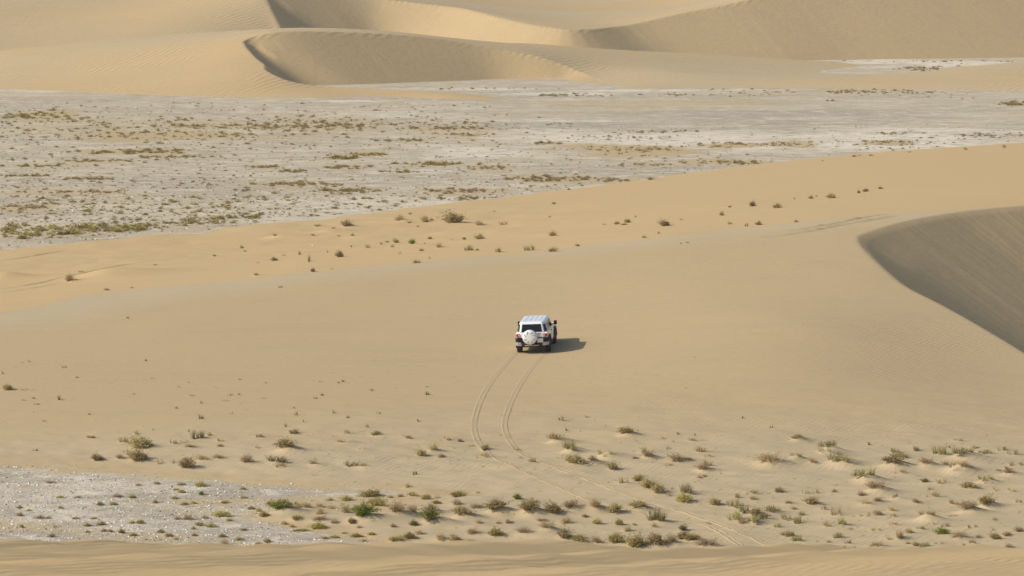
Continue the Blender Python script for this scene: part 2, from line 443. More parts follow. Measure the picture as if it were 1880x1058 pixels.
# ------------------------------------------------------------------ plants: where each one grows (photo pixel of its foot, width, height, kind, m = on a sand mound)
PLANTS = """
259 823 37 24 O|254 847 34 24 O|178 846 19 14 O|219 843 18 11 B|342 860 24 23 O|369 845 25 12 B|400 843 20 8 B|452 850 23 18 B|293 852 10 12 S|317 850 9 9 S|319 816 17 8 S|337 813 14 4 S|348 822 20 7 B|363 806 19 17 P|387 801 12 8 S|405 811 12 8 S|404 820 10 6 O|226 813 20 11 P|168 804 15 5 P|63 828 10 5 D|369 769 9 10 D
288 889 10 7 L|332 891 12 7 L|368 893 18 12 L|254 892 13 8 B|94 887 18 5 B|369 909 11 9 G|334 905 14 8 L|323 900 9 5 L|242 914 16 8 L|216 913 18 9 B|321 916 12 7 L|286 924 9 9 L|208 927 11 7 L|184 928 12 9 L|412 924 13 8 L|338 927 14 7 L|355 925 9 7 L|407 948 29 13 L|344 954 20 15 B|325 954 12 12 B|376 952 13 9 B|421 957 10 8 L|366 965 20 10 L|388 968 22 10 L|355 972 7 7 L|446 974 11 6 L|257 961 16 10 L|242 961 9 7 L|186 964 16 8 L|161 966 15 7 L|138 953 12 6 L|172 953 9 5 L|73 952 20 8 B|89 952 8 6 L|37 947 11 7 L|36 933 10 7 L|53 938 10 4 L|112 934 9 7 L|110 914 12 5 L|143 914 12 5 B|446 915 12 7 B|446 899 11 6 L|461 935 13 7 L|295 978 11 8 L|310 985 13 9 L|245 984 13 8 L|223 979 12 12 L|202 977 8 7 L|191 976 13 7 B|95 986 10 9 L|40 969 7 8 L|323 991 11 8 B|408 986 13 8 L|412 1000 14 15 B|439 992 13 9 L|357 984 9 6 L|160 978 8 6 L|100 968 9 5 B
522 830 33 19 Om|537 797 15 10 P|523 784 6 9 D|556 775 4 7 D|639 768 6 6 D|634 796 12 9 S|674 785 5 8 D|689 800 20 8 P|766 774 6 6 D|845 811 9 6 O|821 808 14 7 S|752 806 16 6 S|629 814 22 5 Sm|477 804 14 6 P|475 823 10 7 S|664 828 13 5 Sm|773 838 16 15 O|792 830 20 13 Sm|811 841 12 8 O|510 850 35 10 P|516 859 20 11 S|575 854 18 8 S|645 857 22 9 P|668 858 16 7 S|760 871 10 8 D|890 827 20 11 O|885 841 26 9 S|866 820 14 5 S
679 911 36 15 L|636 919 22 13 L|716 914 9 7 L|757 912 19 9 L|735 912 9 7 L|841 914 26 11 L|839 929 24 13 B|802 926 15 7 L|783 918 15 12 L|803 915 11 6 B|692 931 31 17 L|605 919 15 7 B|518 944 43 19 Gm|548 932 18 12 B|564 933 16 11 B|586 932 14 10 B|608 934 17 10 B|587 945 16 13 B|636 943 17 20 B|667 958 57 26 Gm|662 940 28 10 B|646 964 18 11 L|484 950 16 11 L|544 955 21 10 L|584 972 26 15 L|585 957 27 9 B|614 962 14 10 B|523 963 12 9 B|536 968 11 7 L|551 975 25 6 L|659 970 10 9 B|632 980 11 6 B|655 986 22 9 L|682 983 13 7 L|615 988 16 7 L|597 989 13 5 L|730 951 32 24 Bm|757 949 21 19 B|790 947 28 16 Bm|791 964 41 22 Gm|759 966 15 11 G|848 954 32 19 Om|880 962 13 9 B|867 981 20 14 B|909 984 22 17 L|809 992 26 16 B|835 997 28 14 L|860 998 17 6 L|727 995 25 12 L|752 991 20 14 L|772 983 20 9 B|722 969 12 8 B|910 944 36 19 Om|875 935 27 10 B|934 962 14 9 B|915 962 10 8 B|667 994 12 6 B|491 996 12 10 L|475 1001 12 8 L|494 926 9 9 L|475 939 9 8 L|750 896 15 8 P|877 905 8 5 D
1028 772 11 10 D|1079 767 7 6 D|1038 791 6 6 D|1111 784 3 6 D|1171 792 4 6 D|1362 768 5 5 D|1147 801 25 12 Om|1246 798 7 6 D|1275 800 4 6 D|1020 814 30 12 Sm|1046 831 27 16 Pm|1056 853 36 20 O|1087 852 19 10 Bm|1125 863 17 16 O|1106 853 10 5 S|1112 841 27 10 Sm|1186 833 24 12 S|1189 842 20 13 Bm|1166 842 11 5 B|1243 848 26 18 B|1263 848 17 7 B|1229 855 13 5 S|1228 825 11 7 S|1287 831 22 10 S|1270 811 16 6 S|1214 806 16 5 S|1301 855 15 12 S|1290 866 22 14 Bm|1284 878 10 9 B|1294 875 9 5 B|1301 840 15 6 S|1143 888 14 14 S|1172 884 23 13 O|1190 897 26 21 O|1207 905 21 19 O|1228 911 8 10 S|1234 899 6 7 S|1260 905 22 18 P|1256 922 24 17 L|1313 928 18 15 O|1350 932 24 16 P|1379 908 22 8 S|1381 918 15 9 B|1356 915 16 10 S|1366 942 28 14 P|1350 955 25 16 P|1386 948 30 17 O|1363 962 16 12 B|1385 962 30 16 P|1402 955 25 15 P
950 918 15 13 G|985 924 11 7 S|971 947 38 23 Om|1016 946 26 22 O|1048 941 34 16 Bm|1070 937 15 9 B|1092 940 31 18 Bm|1129 943 33 19 O|1172 939 29 13 Om|1209 958 30 24 P|1201 969 12 10 B|1039 962 23 14 B|1096 963 16 13 L|1074 951 14 8 B|1137 965 13 14 L|1150 976 20 12 S|994 958 20 6 B|962 980 27 12 B|1002 976 28 13 Bm|1036 990 36 18 O|1064 997 27 15 L|1096 998 22 13 B|1131 997 26 17 L|1168 1006 50 26 L|1206 1003 40 20 O|1234 1001 29 17 B|1254 975 21 13 G|1253 990 25 14 O|1270 993 28 12 L|1295 1004 42 15 B|1165 965 8 7 B|1300 963 12 5 S|976 849 14 9 S|949 827 10 7 S|957 842 9 7 S
1416 786 6 9 D|1461 810 22 6 Pm|1594 817 7 7 D|1520 828 31 12 Pm|1516 834 22 8 Sm|1538 838 16 6 S|1408 856 46 20 Bm|1457 850 26 9 Sm|1491 851 18 10 B|1540 855 39 14 Pm|1636 858 37 14 Om|1699 858 28 12 Bm|1755 868 40 13 Sm|1770 868 18 10 B|1736 856 12 8 B|1766 843 40 13 Pm|1726 836 28 17 P|1740 822 8 6 D|1681 828 12 10 P|1642 832 16 8 P|1652 842 32 10 P|1758 811 15 7 S|1842 828 14 10 S|1862 836 18 12 S|1867 856 24 10 S|1810 835 22 9 P|1792 824 12 6 P|1851 872 18 8 Bm|1853 863 14 6 S|1832 864 8 5 B
1587 884 36 14 Pm|1605 905 34 15 Bm|1582 911 15 12 B|1652 870 22 6 S|1697 886 14 9 O|1728 889 18 10 S|1778 898 28 14 O|1810 888 25 9 Pm|1830 902 18 9 S|1855 904 16 8 S|1711 899 14 5 S|1712 914 25 10 S|1682 924 17 8 B|1645 918 15 7 Sm|1611 923 21 10 B|1590 928 25 8 S|1488 926 22 16 O|1430 905 17 12 B|1480 907 12 9 S|1498 906 11 10 S|1532 904 10 8 B|1532 892 10 4 S|1447 925 14 7 B|1458 935 11 7 B|1421 942 28 12 P|1511 936 18 10 S|1536 947 19 16 S|1612 947 15 11 B|1588 950 20 8 S|1636 940 17 9 S|1638 950 14 6 S|1697 957 34 12 Sm|1710 964 12 7 S|1748 948 20 5 S|1810 935 33 20 Lm|1777 943 34 18 Bm|1756 927 22 8 S|1873 923 12 9 S|1826 955 8 7 B|1474 948 14 9 S|1442 955 24 11 P|1465 961 24 13 P|1429 969 12 10 P|1524 968 24 10 S|1547 966 24 14 P|1562 972 8 4 B|1452 986 18 12 P|1438 983 11 8 B|1465 994 17 11 P|1537 989 20 11 P|1521 996 8 6 B|1556 1000 14 8 S|1547 1006 11 7 S|1565 1012 12 10 S|1648 991 28 16 S|1668 980 14 12 B|1630 993 14 7 S|1607 1004 28 10 B|1600 1013 16 9 B|1634 1012 12 6 P|1728 982 26 13 G|1759 988 31 14 B|1737 968 14 8 S|1688 974 16 9 S|1639 965 18 6 S|1700 1006 16 12 P|1681 1003 16 8 O|1667 999 9 6 B|1827 991 17 15 L|1849 985 20 10 B|1871 977 17 11 B|1785 970 18 8 S|1796 988 11 7 B|1852 1007 16 10 B|1785 998 12 8 S|1768 1002 8 6 S|1724 1001 16 6 S|1822 974 8 6 S|1610 975 18 6 S
54 665 4 6 D|40 667 4 3 D|118 675 8 5 D|4 687 5 6 D|141 694 5 4 D|14 717 16 12 O|44 717 12 5 S|111 734 11 10 D|63 732 9 4 S|42 736 6 4 S|68 743 7 4 S|164 762 5 5 D|80 774 8 4 S|235 585 5 5 D|267 663 6 5 D|280 696 8 4 S|345 703 6 4 S|244 724 7 4 S|370 741 5 6 D|422 726 8 5 S|438 726 5 5 D|440 697 7 3 S|425 760 6 6 S|346 793 4 6 D|280 790 5 4 S|250 797 7 8 P|325 750 7 5 S|330 711 7 3 S|352 727 5 3 S|415 736 9 3 S
487 704 6 5 S|590 701 8 3 S|629 702 7 6 D|620 704 6 5 S|680 718 8 7 S|591 726 6 5 D|579 732 6 6 D|783 711 6 4 S|783 725 11 7 D|484 732 5 3 S|541 750 5 5 D|543 763 7 8 D|614 759 7 8 S|696 760 7 6 S
127 518 18 16 B|153 501 22 4 P|394 472 10 5 B|444 456 8 7 B|450 462 6 4 B|196 533 12 5 B|242 529 6 3 B|285 487 9 3 B|833 409 38 24 O|780 408 16 15 O|792 405 9 6 B|733 407 21 12 Bm|752 395 10 5 B|636 417 20 13 Om|584 418 18 6 Bm|612 420 8 6 B|574 434 8 6 B|647 433 8 6 B|504 438 11 6 B|622 434 8 4 B|752 411 11 5 B|767 417 6 5 B|879 415 17 11 B|924 413 18 8 S|907 389 5 4 B
503 479 13 9 O|521 470 7 4 S|548 468 10 8 S|566 481 9 16 S|600 464 6 5 D|624 472 15 15 O|646 454 5 5 D|675 455 12 8 S|700 449 8 6 S|711 445 8 4 O|727 446 12 11 O|721 454 10 6 S|756 448 14 11 G|789 439 9 6 O|805 456 12 11 B|773 461 9 6 O|734 466 6 5 D|852 440 7 6 O|879 439 18 12 O|861 460 17 11 P|876 460 7 5 O|915 463 17 10 P|574 499 9 9 O|609 495 5 4 S|764 483 16 8 P|788 475 6 5 S|515 528 8 4 P|475 483 6 3 S|470 507 11 6 B|781 448 5 4 S|830 441 4 4 S
1017 375 8 6 O|1009 399 5 4 B|1014 433 14 11 L|972 460 21 12 P|1014 462 18 11 O|1060 452 8 6 O|1132 412 11 7 O|1152 409 13 9 O|1146 413 12 4 O|1167 399 3 5 D|1221 415 21 16 O|1251 404 6 3 B|1325 396 8 10 O|1381 379 12 13 O|1341 381 8 5 D|1370 416 8 8 D|1392 413 12 9 O|1183 437 10 6 P|1211 429 8 5 S|1340 412 10 6 P|1110 413 7 4 S|1195 332 16 6 B|1044 350 10 5 B
1426 382 16 11 O|1460 366 6 5 D|1489 365 10 8 O|1500 361 8 4 S|1526 364 18 11 O|1576 355 6 8 O|1589 352 11 8 O|1616 347 9 6 O|1462 408 8 5 P|1844 271 8 8 B|1568 289 10 4 B|1670 280 8 3 B|1772 275 11 6 L|1510 296 6 3 B|1577 286 10 3 S|1599 286 9 3 L
"""
NOUN = {'O': ('desert_shrub', 'olive', 'shrub'), 'B': ('dry_shrub', 'brown dry', 'shrub'), 'L': ('saltbush', 'olive-green', 'bush'), 'G': ('green_bush', 'bright green', 'bush'),
        'S': ('straw_tuft', 'straw-yellow', 'tuft'), 'P': ('grass_tuft', 'pale green', 'tuft'), 'D': ('grass_sprig', 'dark green', 'sprig')}
CATEGORY = {'shrub': 'shrub', 'bush': 'bush', 'tuft': 'grass tuft', 'sprig': 'grass sprig'}
# plants that others are described by: foot pixel -> (short name, own label)
LAND = {
    (259, 823): ('the twin dark shrubs', 'rear one of the twin round dark olive shrubs on the sand at left'),
    (254, 847): (None, 'front one of the twin round dark olive shrubs on the sand at left'),
    (342, 860): ('the lone gravel-edge shrub', 'lone round olive gravel-edge shrub on sand just above the shell gravel'),
    (522, 830): ('the humped shrub', 'olive shrub on its own sand hump between twin dark shrubs and wheel tracks'),
    (518, 944): ('the long green bush', 'long low bright green bush beside the shell gravel, leftmost green bush'),
    (667, 958): ('the widest green bush', 'widest bright green bush, with a dry brown top, among the foreground bushes'),
    (791, 964): ('the brightest green bush', 'brightest yellow-green bush of the foreground, right of the widest green bush'),
    (344, 954): ('the dark dead shrub', 'dark greyish brown dead shrub standing on sand amid the shell gravel'),
    (407, 948): ('the widest gravel saltbush', 'widest low olive-green saltbush on the shell gravel'),
    (184, 928): ('the white stone', 'olive-green saltbush touching the largest white stone on the shell gravel'),
    (186, 964): ('the gravel middle bush', 'rounded olive-green saltbush in the middle of the shell gravel, below the white stone'),
    (37, 947): ('the gravel outer bush', 'small rounded olive-green saltbush at the far left of the shell gravel'),
    (679, 911): ('the gravel-end bush', 'wide dark olive-green bush at the right end of the shell gravel'),
    (841, 914): ('the flat-topped bush', 'flat-topped dark olive-green bush above a brown one, below the empty sand'),
    (773, 838): ('the paired slope shrub', 'round olive shrub with a straw tuft mound beside it, left of the tracks'),
    (890, 827): ('the track-bend shrub', 'olive shrub touching the bend of the left wheel track'),
    (1056, 853): ('the big trackside shrub', 'big dark round trackside shrub right of the tracks, under a pale one'),
    (1125, 863): ('the upright olive shrub', 'upright olive shrub standing alone, next right of the big trackside shrub'),
    (1190, 897): ('the slanting trio', 'tallest, middle one of the three slanting olive shrubs above the wheel tracks'),
    (1243, 848): ('the brown dome shrub', 'brown dome-shaped dry shrub on pale sand, well right of the trackside shrubs'),
    (1408, 856): ('the long brown mound shrub', 'longest brown dry shrub lying along a sand mound at right'),
    (1386, 948): ('the dense tuft cluster', 'olive shrub in the middle of the dense tuft cluster right of the tracks'),
    (950, 918): ('the small leafy green plant', 'small dark green leafy plant alone just under the left wheel track'),
    (971, 947): ('the round heap shrub', 'big round dark shrub heap below the small leafy green plant'),
    (1168, 1006): ('the biggest ridge shrub', 'biggest olive-green shrub in front, touching the near sand ridge'),
    (1254, 975): ('the yellow-green ball bush', 'yellow-green ball-shaped bush above the shrubs at the near ridge, beside the tracks'),
    (1036, 990): ('the tan ridge shrub', 'wide tan-olive shrub against the near sand ridge, left of the biggest ridge shrub'),
    (809, 992): ('the rusty tan shrub', 'rusty tan dry shrub just above the near sand ridge, below the brightest green bush'),
    (1520, 828): ('the pale mound tuft', 'bushy pale green tuft crowning a sand mound at the foot of the smooth slope'),
    (1587, 884): ('the peaked mound', 'pale green tuft draped over the sharpest peaked sand mound'),
    (1699, 858): ('the darkest mound shrub', 'darkest brown dry shrub capping a sand mound at right'),
    (1766, 843): ('the broad mound tuft', 'broad pale green tuft on a wide mound near the right edge'),
    (1810, 935): ('the upright yellow-green bush', 'upright yellow-green bush beside a brown shrub, near the right edge'),
    (1728, 982): ('the vivid green pair', 'vivid green double bush low on the sand at right'),
    (1488, 926): ('the open-sand shrub', 'dark round olive shrub on open sand right of the dense tuft cluster'),
    (1697, 957): ('the spread-out straw mound', 'spread-out straw-yellow tuft on a mound above the vivid green bush'),
    (1648, 991): ('the ragged straw tuft', 'ragged wide straw-yellow tuft near the ridge, left of the vivid green bush'),
    (1537, 989): ('the lone ridge tuft', 'lone pale green tuft near the ridge, right of the dense tuft cluster'),
    (111, 734): ('the dark slope tuft', 'largest dark green sprig clump on the bare slope at left'),
    (543, 763): ('the darkest slope sprig', 'darkest tallest green sprig on the bare slope left of the tracks'),
    (783, 725): ('the trackside sprig', 'wide dark green sprig on the bare slope, closest below left of the car'),
    (14, 717): ('the edge slope shrub', 'olive shrub on the bare slope at the very left edge'),
    (1028, 772): ('the upright slope tuft', 'upright dark green sprig clump right of the tracks, largest on the bare slope there'),
    (1416, 786): ('the thin slope sprig', 'thin dark green sprig alone on the bare slope at right'),
    (833, 409): ('the largest flank shrub', 'largest dark leaning shrub on the golden dune flank'),
    (780, 408): ('the round flank shrub', 'round olive shrub on the golden flank, beside the largest leaning one'),
    (636, 417): ('the grey-mound shrub', 'olive shrub half buried in a greyish mound on the golden flank'),
    (624, 472): ('the tall flank shrub', 'tall olive shrub low on the golden flank, left half'),
    (756, 448): ('the green flank bush', 'greenest round bush on the golden dune flank'),
    (127, 518): ('the exposed roots shrub', 'dark dry shrub with exposed roots on the golden flank, far left'),
    (1221, 415): ('the big flank shrub', 'biggest olive shrub on the right half of the golden flank'),
    (1014, 462): ('the crest shrub', 'round olive shrub right at the crest line behind the car'),
    (1014, 433): ('the yellow flank bush', 'small yellowish olive-green bush on the golden flank above the car'),
    (1381, 379): ('the upright flank shrub', 'upright olive shrub, highest of the group above the dark slip face tip'),
    (1526, 364): ('the end flank shrub', 'wide olive shrub on the golden flank above the dark slip face'),
    (1844, 271): ('the top edge shrub', 'brown dry shrub on the golden flank skyline at far right'),
    (879, 439): ('the double flank shrub', 'double olive shrub on the golden flank below the largest leaning shrub'),
}
plants = []
for part in PLANTS.replace('\n', '|').split('|'):
    f = part.split()
    if len(f) == 5:
        plants.append(dict(px=int(f[0]), py=int(f[1]), w=int(f[2]), h=int(f[3]), k=f[4][0], m='m' in f[4]))
for p in plants:
    x, y, z, on_sand = ground_hit(p['px'], p['py'])
    p['x'], p['y'], p['z'], p['sand'] = x, y, z, on_sand
    s = FPX / y
    p['W'] = p['w'] / s * 1.12
    if y > 236 and p['py'] < 540: p['W'] *= 0.84
    elif y < 205 and p['w'] > 13: p['W'] *= 1.02
    p['H'] = p['h'] / s * (0.86 if p['k'] in 'OBLG' else 1.0)
    if on_sand and p['h'] >= 6 and p['w'] >= 12 and y < 205:
        mh = (0.33 if p['m'] else 0.12) * min(p['W'], 1.0)
        MOUNDS.append((x + 0.15 * p['W'], y + 0.1, mh, max(0.3, 0.52 * p['W'])))
    elif p['m'] or (p['k'] == 'B' and y > 240 and p['w'] >= 10):
        MOUNDS.append((x + 0.35 * p['W'], y + 0.1, 0.26 * p['W'], max(0.3, 0.5 * p['W'])))
for px, py, hh, rr in ((200, 507, 0.5, 2.2), (3, 512, 0.45, 1.2), (600, 428, 0.3, 1.4), (520, 436, 0.25, 1.3)):
    x, y, z, s_ = ground_hit(px, py)
    MOUNDS.append((x, y, hh, rr))

# ------------------------------------------------------------------ the ground: flat, dunes
# growth bands on the far flat: x0, x1, y0, y1, count, width px, tone, sandiness, name
BANDS = [
    (0, 290, 414, 440, 170, 14, 'L', .25, 'dense green band at the near left edge'), (280, 480, 408, 425, 60, 12, 'L', .2, 'strip along the golden dune edge'),
    (0, 250, 350, 357, 46, 8, 'L', .5, 0), (0, 95, 377, 385, 26, 9, 'B', .9, 0), (130, 200, 326, 331, 20, 9, 'L', .2, 0), (0, 98, 321, 326, 22, 8, 'L', .2, 0),
    (0, 150, 302, 308, 30, 8, 'L', .3, 0), (110, 240, 293, 299, 30, 8, 'L', .3, 0), (250, 390, 286, 292, 30, 8, 'L', .2, 0), (155, 345, 273, 284, 55, 9, 'L', .9, 0),
    (0, 470, 215, 258, 230, 7, 'L', .25, 0), (320, 700, 229, 237, 110, 8, 'L', .6, 0), (0, 130, 206, 220, 45, 9, 'L', .8, 0), (140, 480, 240, 256, 40, 6, 'B', .8, 0),
    (0, 480, 360, 412, 260, 8, 'L', .1, 0), (0, 480, 328, 352, 70, 7, 'B', 0, 0), (0, 480, 260, 300, 50, 7, 'L', 0, 0), (0, 900, 188, 205, 60, 5, 'B', 0, 0),
    (470, 700, 211, 246, 130, 7, 'L', .25, 0), (700, 940, 213, 246, 60, 6, 'L', .1, 0), (760, 905, 233, 240, 30, 8, 'B', .9, 0), (820, 890, 245, 251, 16, 8, 'B', .9, 0),
    (690, 785, 256, 261, 16, 8, 'B', .7, 0), (640, 715, 281, 288, 22, 9, 'L', .7, 0), (588, 658, 289, 294, 18, 11, 'L', .2, 0), (735, 850, 298, 306, 34, 9, 'L', .3, 0),
    (470, 525, 305, 310, 14, 9, 'B', .4, 0), (590, 670, 305, 311, 22, 10, 'B', .6, 0), (517, 562, 312, 317, 12, 9, 'L', 0, 0), (700, 768, 314, 318, 18, 9, 'L', 0, 0),
    (865, 940, 304, 313, 18, 8, 'B', .5, 0), (470, 606, 335, 343, 44, 9, 'L', .4, 0), (575, 692, 347, 354, 40, 9, 'L', .3, 0), (470, 860, 354, 398, 130, 8, 'L', .05, 0),
    (780, 945, 347, 355, 34, 8, 'B', .5, 0), (840, 925, 361, 369, 28, 9, 'L', .1, 0), (940, 1105, 322, 336, 70, 9, 'O', .6, 0), (1100, 1195, 327, 336, 22, 7, 'L', .5, 0),
    (1145, 1225, 300, 306, 20, 7, 'L', .3, 0), (1250, 1420, 295, 303, 44, 7, 'L', .6, 0), (1040, 1275, 267, 283, 60, 8, 'S', 1.0, 0), (1265, 1420, 262, 272, 36, 8, 'S', .9, 0),
    (980, 1040, 261, 266, 12, 9, 'O', .4, 0), (1130, 1262, 240, 245, 22, 7, 'O', .1, 0), (1060, 1270, 248, 260, 40, 5, 'B', 0, 0), (985, 1095, 173, 178, 30, 7, 'L', 0, 0),
    (1215, 1275, 172, 179, 22, 5, 'L', 0, 0), (1270, 1480, 163, 180, 40, 4, 'B', 0, 0), (985, 1052, 226, 230, 9, 5, 'B', 0, 0), (1470, 1720, 164, 173, 90, 5, 'L', 0, 0),
    (1830, 1900, 187, 195, 26, 9, 'L', .3, 0), (1610, 1668, 243, 248, 12, 8, 'O', 0, 0), (1580, 1680, 257, 265, 24, 7, 'S', .8, 0), (1405, 1490, 260, 271, 20, 8, 'S', .7, 0),
    (1740, 1890, 244, 256, 40, 6, 'O', 0, 0), (1480, 1760, 250, 284, 70, 5, 'L', 0, 0), (1640, 1760, 122, 131, 46, 7, 'O', 0, 0), (1560, 1880, 111, 116, 22, 5, 'O', 0, 0),
    (940, 1420, 284, 322, 90, 5, 'L', 0, 0), (950, 1200, 338, 352, 40, 6, 'O', 0, 0), (760, 1000, 160, 166, 22, 5, 'O', 0, 0), (690, 1100, 228, 262, 40, 5, 'B', 0, 0), (480, 940, 258, 300, 60, 5, 'B', 0, 0),
    (0, 480, 300, 455, 900, 4, 'B', 0, 0), (480, 940, 300, 400, 420, 4, 'B', 0, 0), (0, 940, 195, 300, 650, 3.5, 'B', 0, 0), (940, 1880, 225, 330, 420, 3, 'B', 0, 0),
    (1600, 1800, 166, 182, 24, 5, 'B', 0, 0), (1490, 1560, 184, 187, 7, 6, 'B', 0, 0), (1540, 1880, 158, 166, 14, 6, 'O', 0, 0),
]
def flat_fn(x, y):
    z = flat_height(x, y)
    d, zb, s = poly_dist(x, y, MID_BRINK)
    ins = inside(x, y, MID_BOWL)
    z = np.where(ins & (d > 0.9), -9.0, z)
    # sand drifts under the plant bands
    sand = np.zeros(x.shape); lil = np.zeros(x.shape); wh = np.zeros(x.shape)
    for x0, x1, y0, y1, n, w, t, sn, nm in BANDS:
        if sn <= 0: continue
        a = P((x0 + x1) / 2, (y0 + y1) / 2, z=0)
        X0 = P(x0, (y0 + y1) / 2, z=0)[0]; X1 = P(x1, (y0 + y1) / 2, z=0)[0]
        Y1 = P(x0, y0, z=0)[1]; Y0 = P(x0, y1, z=0)[1]
        ux = (x - (X0 + X1) / 2) / ((X1 - X0) / 2 * 1.08); uy = (y - (Y0 + Y1) / 2) / ((Y1 - Y0) / 2 * 1.15 + 1.0)
        e = np.sqrt(np.abs(ux) ** 3 + np.abs(uy) ** 2) + 0.9 * fbm(x * 0.15, y * 0.12, 3)
        sand = np.maximum(sand, min(1.0, sn * 1.3) * sstep(1.15, 0.6, e))
    for px, py, wx, wy, a in ((860, 245, 130, 8, .6), (1200, 190, 260, 8, .8), (60, 178, 160, 3, .5), (350, 250, 250, 8, .7), (1500, 172, 220, 6, .3), (1100, 205, 160, 3, .6)):
        c = P(px, py, z=0); X = wx * c[1] / FPX; Yh = abs(P(px, py - wy, z=0)[1] - c[1])
        e = np.sqrt(((x - c[0]) / X) ** 2 + ((y - c[1]) / Yh) ** 2) + 0.8 * fbm(x * 0.06, y * 0.09, 4)
        sand = np.maximum(sand, a * sstep(1.1, 0.4, e) * 0.8)
    for px, py, wx, wy, a in ((200, 332, 240, 9, .9), (700, 338, 200, 8, .7), (1100, 230, 500, 14, .9), (1350, 215, 400, 12, .8), (130, 185, 300, 6, .7), (150, 258, 260, 6, .7), (900, 178, 250, 6, .7), (1150, 312, 240, 7, .6), (60, 380, 80, 5, .3), (1700, 258, 170, 3, .4), (1650, 172, 120, 4, .6)):
        c = P(px, py, z=0); X = wx * c[1] / FPX; Yh = abs(P(px, py - wy, z=0)[1] - c[1])
        e = np.sqrt(((x - c[0]) / X) ** 2 + ((y - c[1]) / Yh) ** 2) + 1.0 * fbm(x * 0.05, y * 0.1, 4)
        lil = np.maximum(lil, a * sstep(1.1, 0.3, e))
    for px, py, wx, wy, a in ((920, 164, 190, 4, 1.0), (1750, 118, 260, 9, 1.0), (60, 167, 120, 4, .7), (1200, 258, 330, 22, .9), (1650, 262, 260, 26, 1.0), (860, 278, 140, 14, .8), (760, 316, 130, 6, .7), (300, 400, 300, 22, .35), (700, 375, 230, 16, .6), (1150, 345, 160, 8, .5),
                              (1040, 172, 130, 4, .9), (760, 212, 220, 6, .5), (1330, 250, 200, 10, .6), (1200, 166, 300, 3, .9), (640, 186, 90, 2, .9), (1000, 222, 200, 3, .7), (1700, 240, 180, 5, .8), (100, 262, 60, 4, .5)):
        c = P(px, py, z=0); X = wx * c[1] / FPX; Yh = abs(P(px, py - wy, z=0)[1] - c[1])
        e = np.sqrt(((x - c[0]) / X) ** 2 + ((y - c[1]) / Yh) ** 2) + 0.9 * fbm(x * 0.07, y * 0.13, 4)
        wh = np.maximum(wh, a * sstep(1.15, 0.4, e))
    nearg = sstep(190, 180, y)
    wh = np.maximum(wh, nearg * 0.30 * sstep(-0.1, 0.35, fbm(x * 0.2, y * 0.3, 4)))
    if True:
        wm = mid_height(x, y, True, False)
        sand = np.maximum(sand, sstep(-0.16, -0.01, wm + 0.10 * fbm(x * 0.7, y * 0.9, 3)) * sstep(200, 190, y))
    sand = np.maximum(sand, nearg * 0.75 * sstep(0.08, 0.4, fbm(x * 0.12 + 31, y * 0.3 + 5, 4)))
    lil = np.maximum(lil, nearg * 0.75)
    return z, {'sand': sand, 'lilac': lil, 'white': wh}

flat = grid_object('salt_flat', arr((-3000, -120, 240), (-120, -28, 0.8), (-28, 2, 0.3), (2, 120, 0.8), (120, 3000, 240)), arr((60, 150, 5), (150, 190, 0.3), (190, 280, 3), (280, 520, 0.8), (520, 640, 1.2), (640, 3000, 200)), flat_fn, M_flat)
tag(flat, 'pale grey salt flat and shell gravel between the dunes', kind='structure')

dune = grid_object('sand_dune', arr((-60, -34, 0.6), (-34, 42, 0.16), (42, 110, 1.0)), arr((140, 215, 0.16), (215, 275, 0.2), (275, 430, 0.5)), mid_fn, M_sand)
tag(dune, 'broad smooth sand dune with the car driving up it', kind='structure')

# far crescent dune and the low sand beside it
farL = TPS([P(px, py, Y=Y) for px, py, Y in [
    (0, 95, 543), (150, 79, 545), (260, 69, 545), (430, 64, 536), (350, 120, 517), (150, 130, 522), (-200, 115, 545), (447, 73, 528), (500, 60, 530.5), (600, 58, 535), (700, 62, 540), (800, 72, 543), (900, 88, 546), (1000, 107, 545), (1060, 130, 542),
    (455, 95, 520), (483, 115, 514), (487, 128, 509), (520, 145, 505), (560, 155, 504), (620, 160, 504), (700, 163, 503), (800, 168, 500),
    (900, 80, 575), (1060, 87, 583), (1300, 101, 588), (1500, 113, 592), (1200, 130, 540), (1100, 120, 548), (1350, 135, 545), (1880, 113, 562), (1750, 127, 550), (2050, 100, 575), (1600, 140, 540)]]
    + [P(px, py, z=z) for px, py, z in [(-200, 158, 0), (0, 164, 0), (200, 172, 0), (400, 178, 0), (600, 180, 0), (800, 181, 0), (930, 181, 0), (-200, 180, -.8), (300, 200, -1.2), (700, 200, -1.2), (1000, 190, -1.2),
        (1150, 162, 0), (1300, 162, 0), (1450, 163, 0), (1600, 164, 0), (1750, 166, 0), (1880, 168, 0), (2050, 172, 0), (1300, 180, -.9), (1600, 180, -.9), (1880, 185, -.9), (1000, 163, -.5),
        (1610, 123, -.12), (1700, 133, -.12), (1800, 121, -.12), (1490, 112.5, -.05), (1650, 120, -.5), (1740, 120, -.7), (1850, 111, -.6), (1880, 108, -1.2)]]
    + [(-60, 575, 2.0), (-30, 575, 4.2), (-15, 565, 5.0), (-80, 545, 2.5), (0, 575, 3.7), (-110, 550, 1.0), (100, 570, 2.0), (100, 530, 0.8)], 0.0004)
FAR_BRINK = smooth_curve([P(px, py, Y=Y) for px, py, Y in [(1100, 160, 534), (1062, 130, 542), (1000, 107, 545), (900, 88, 546), (800, 72, 544), (700, 62, 540), (600, 58, 535), (540, 57.5, 532), (490, 61, 530), (460, 66, 528.8), (447, 74, 527), (452, 88, 522.5), (468, 103, 517), (484, 116, 513), (487, 128, 509),
    (520, 145, 505), (560, 155, 504), (620, 160, 503.5), (700, 163.5, 502), (800, 168, 499), (930, 178, 494.3)]], 5)
FAR_BOWL = [tuple(p) for p in FAR_BRINK] + [(12, 494)]
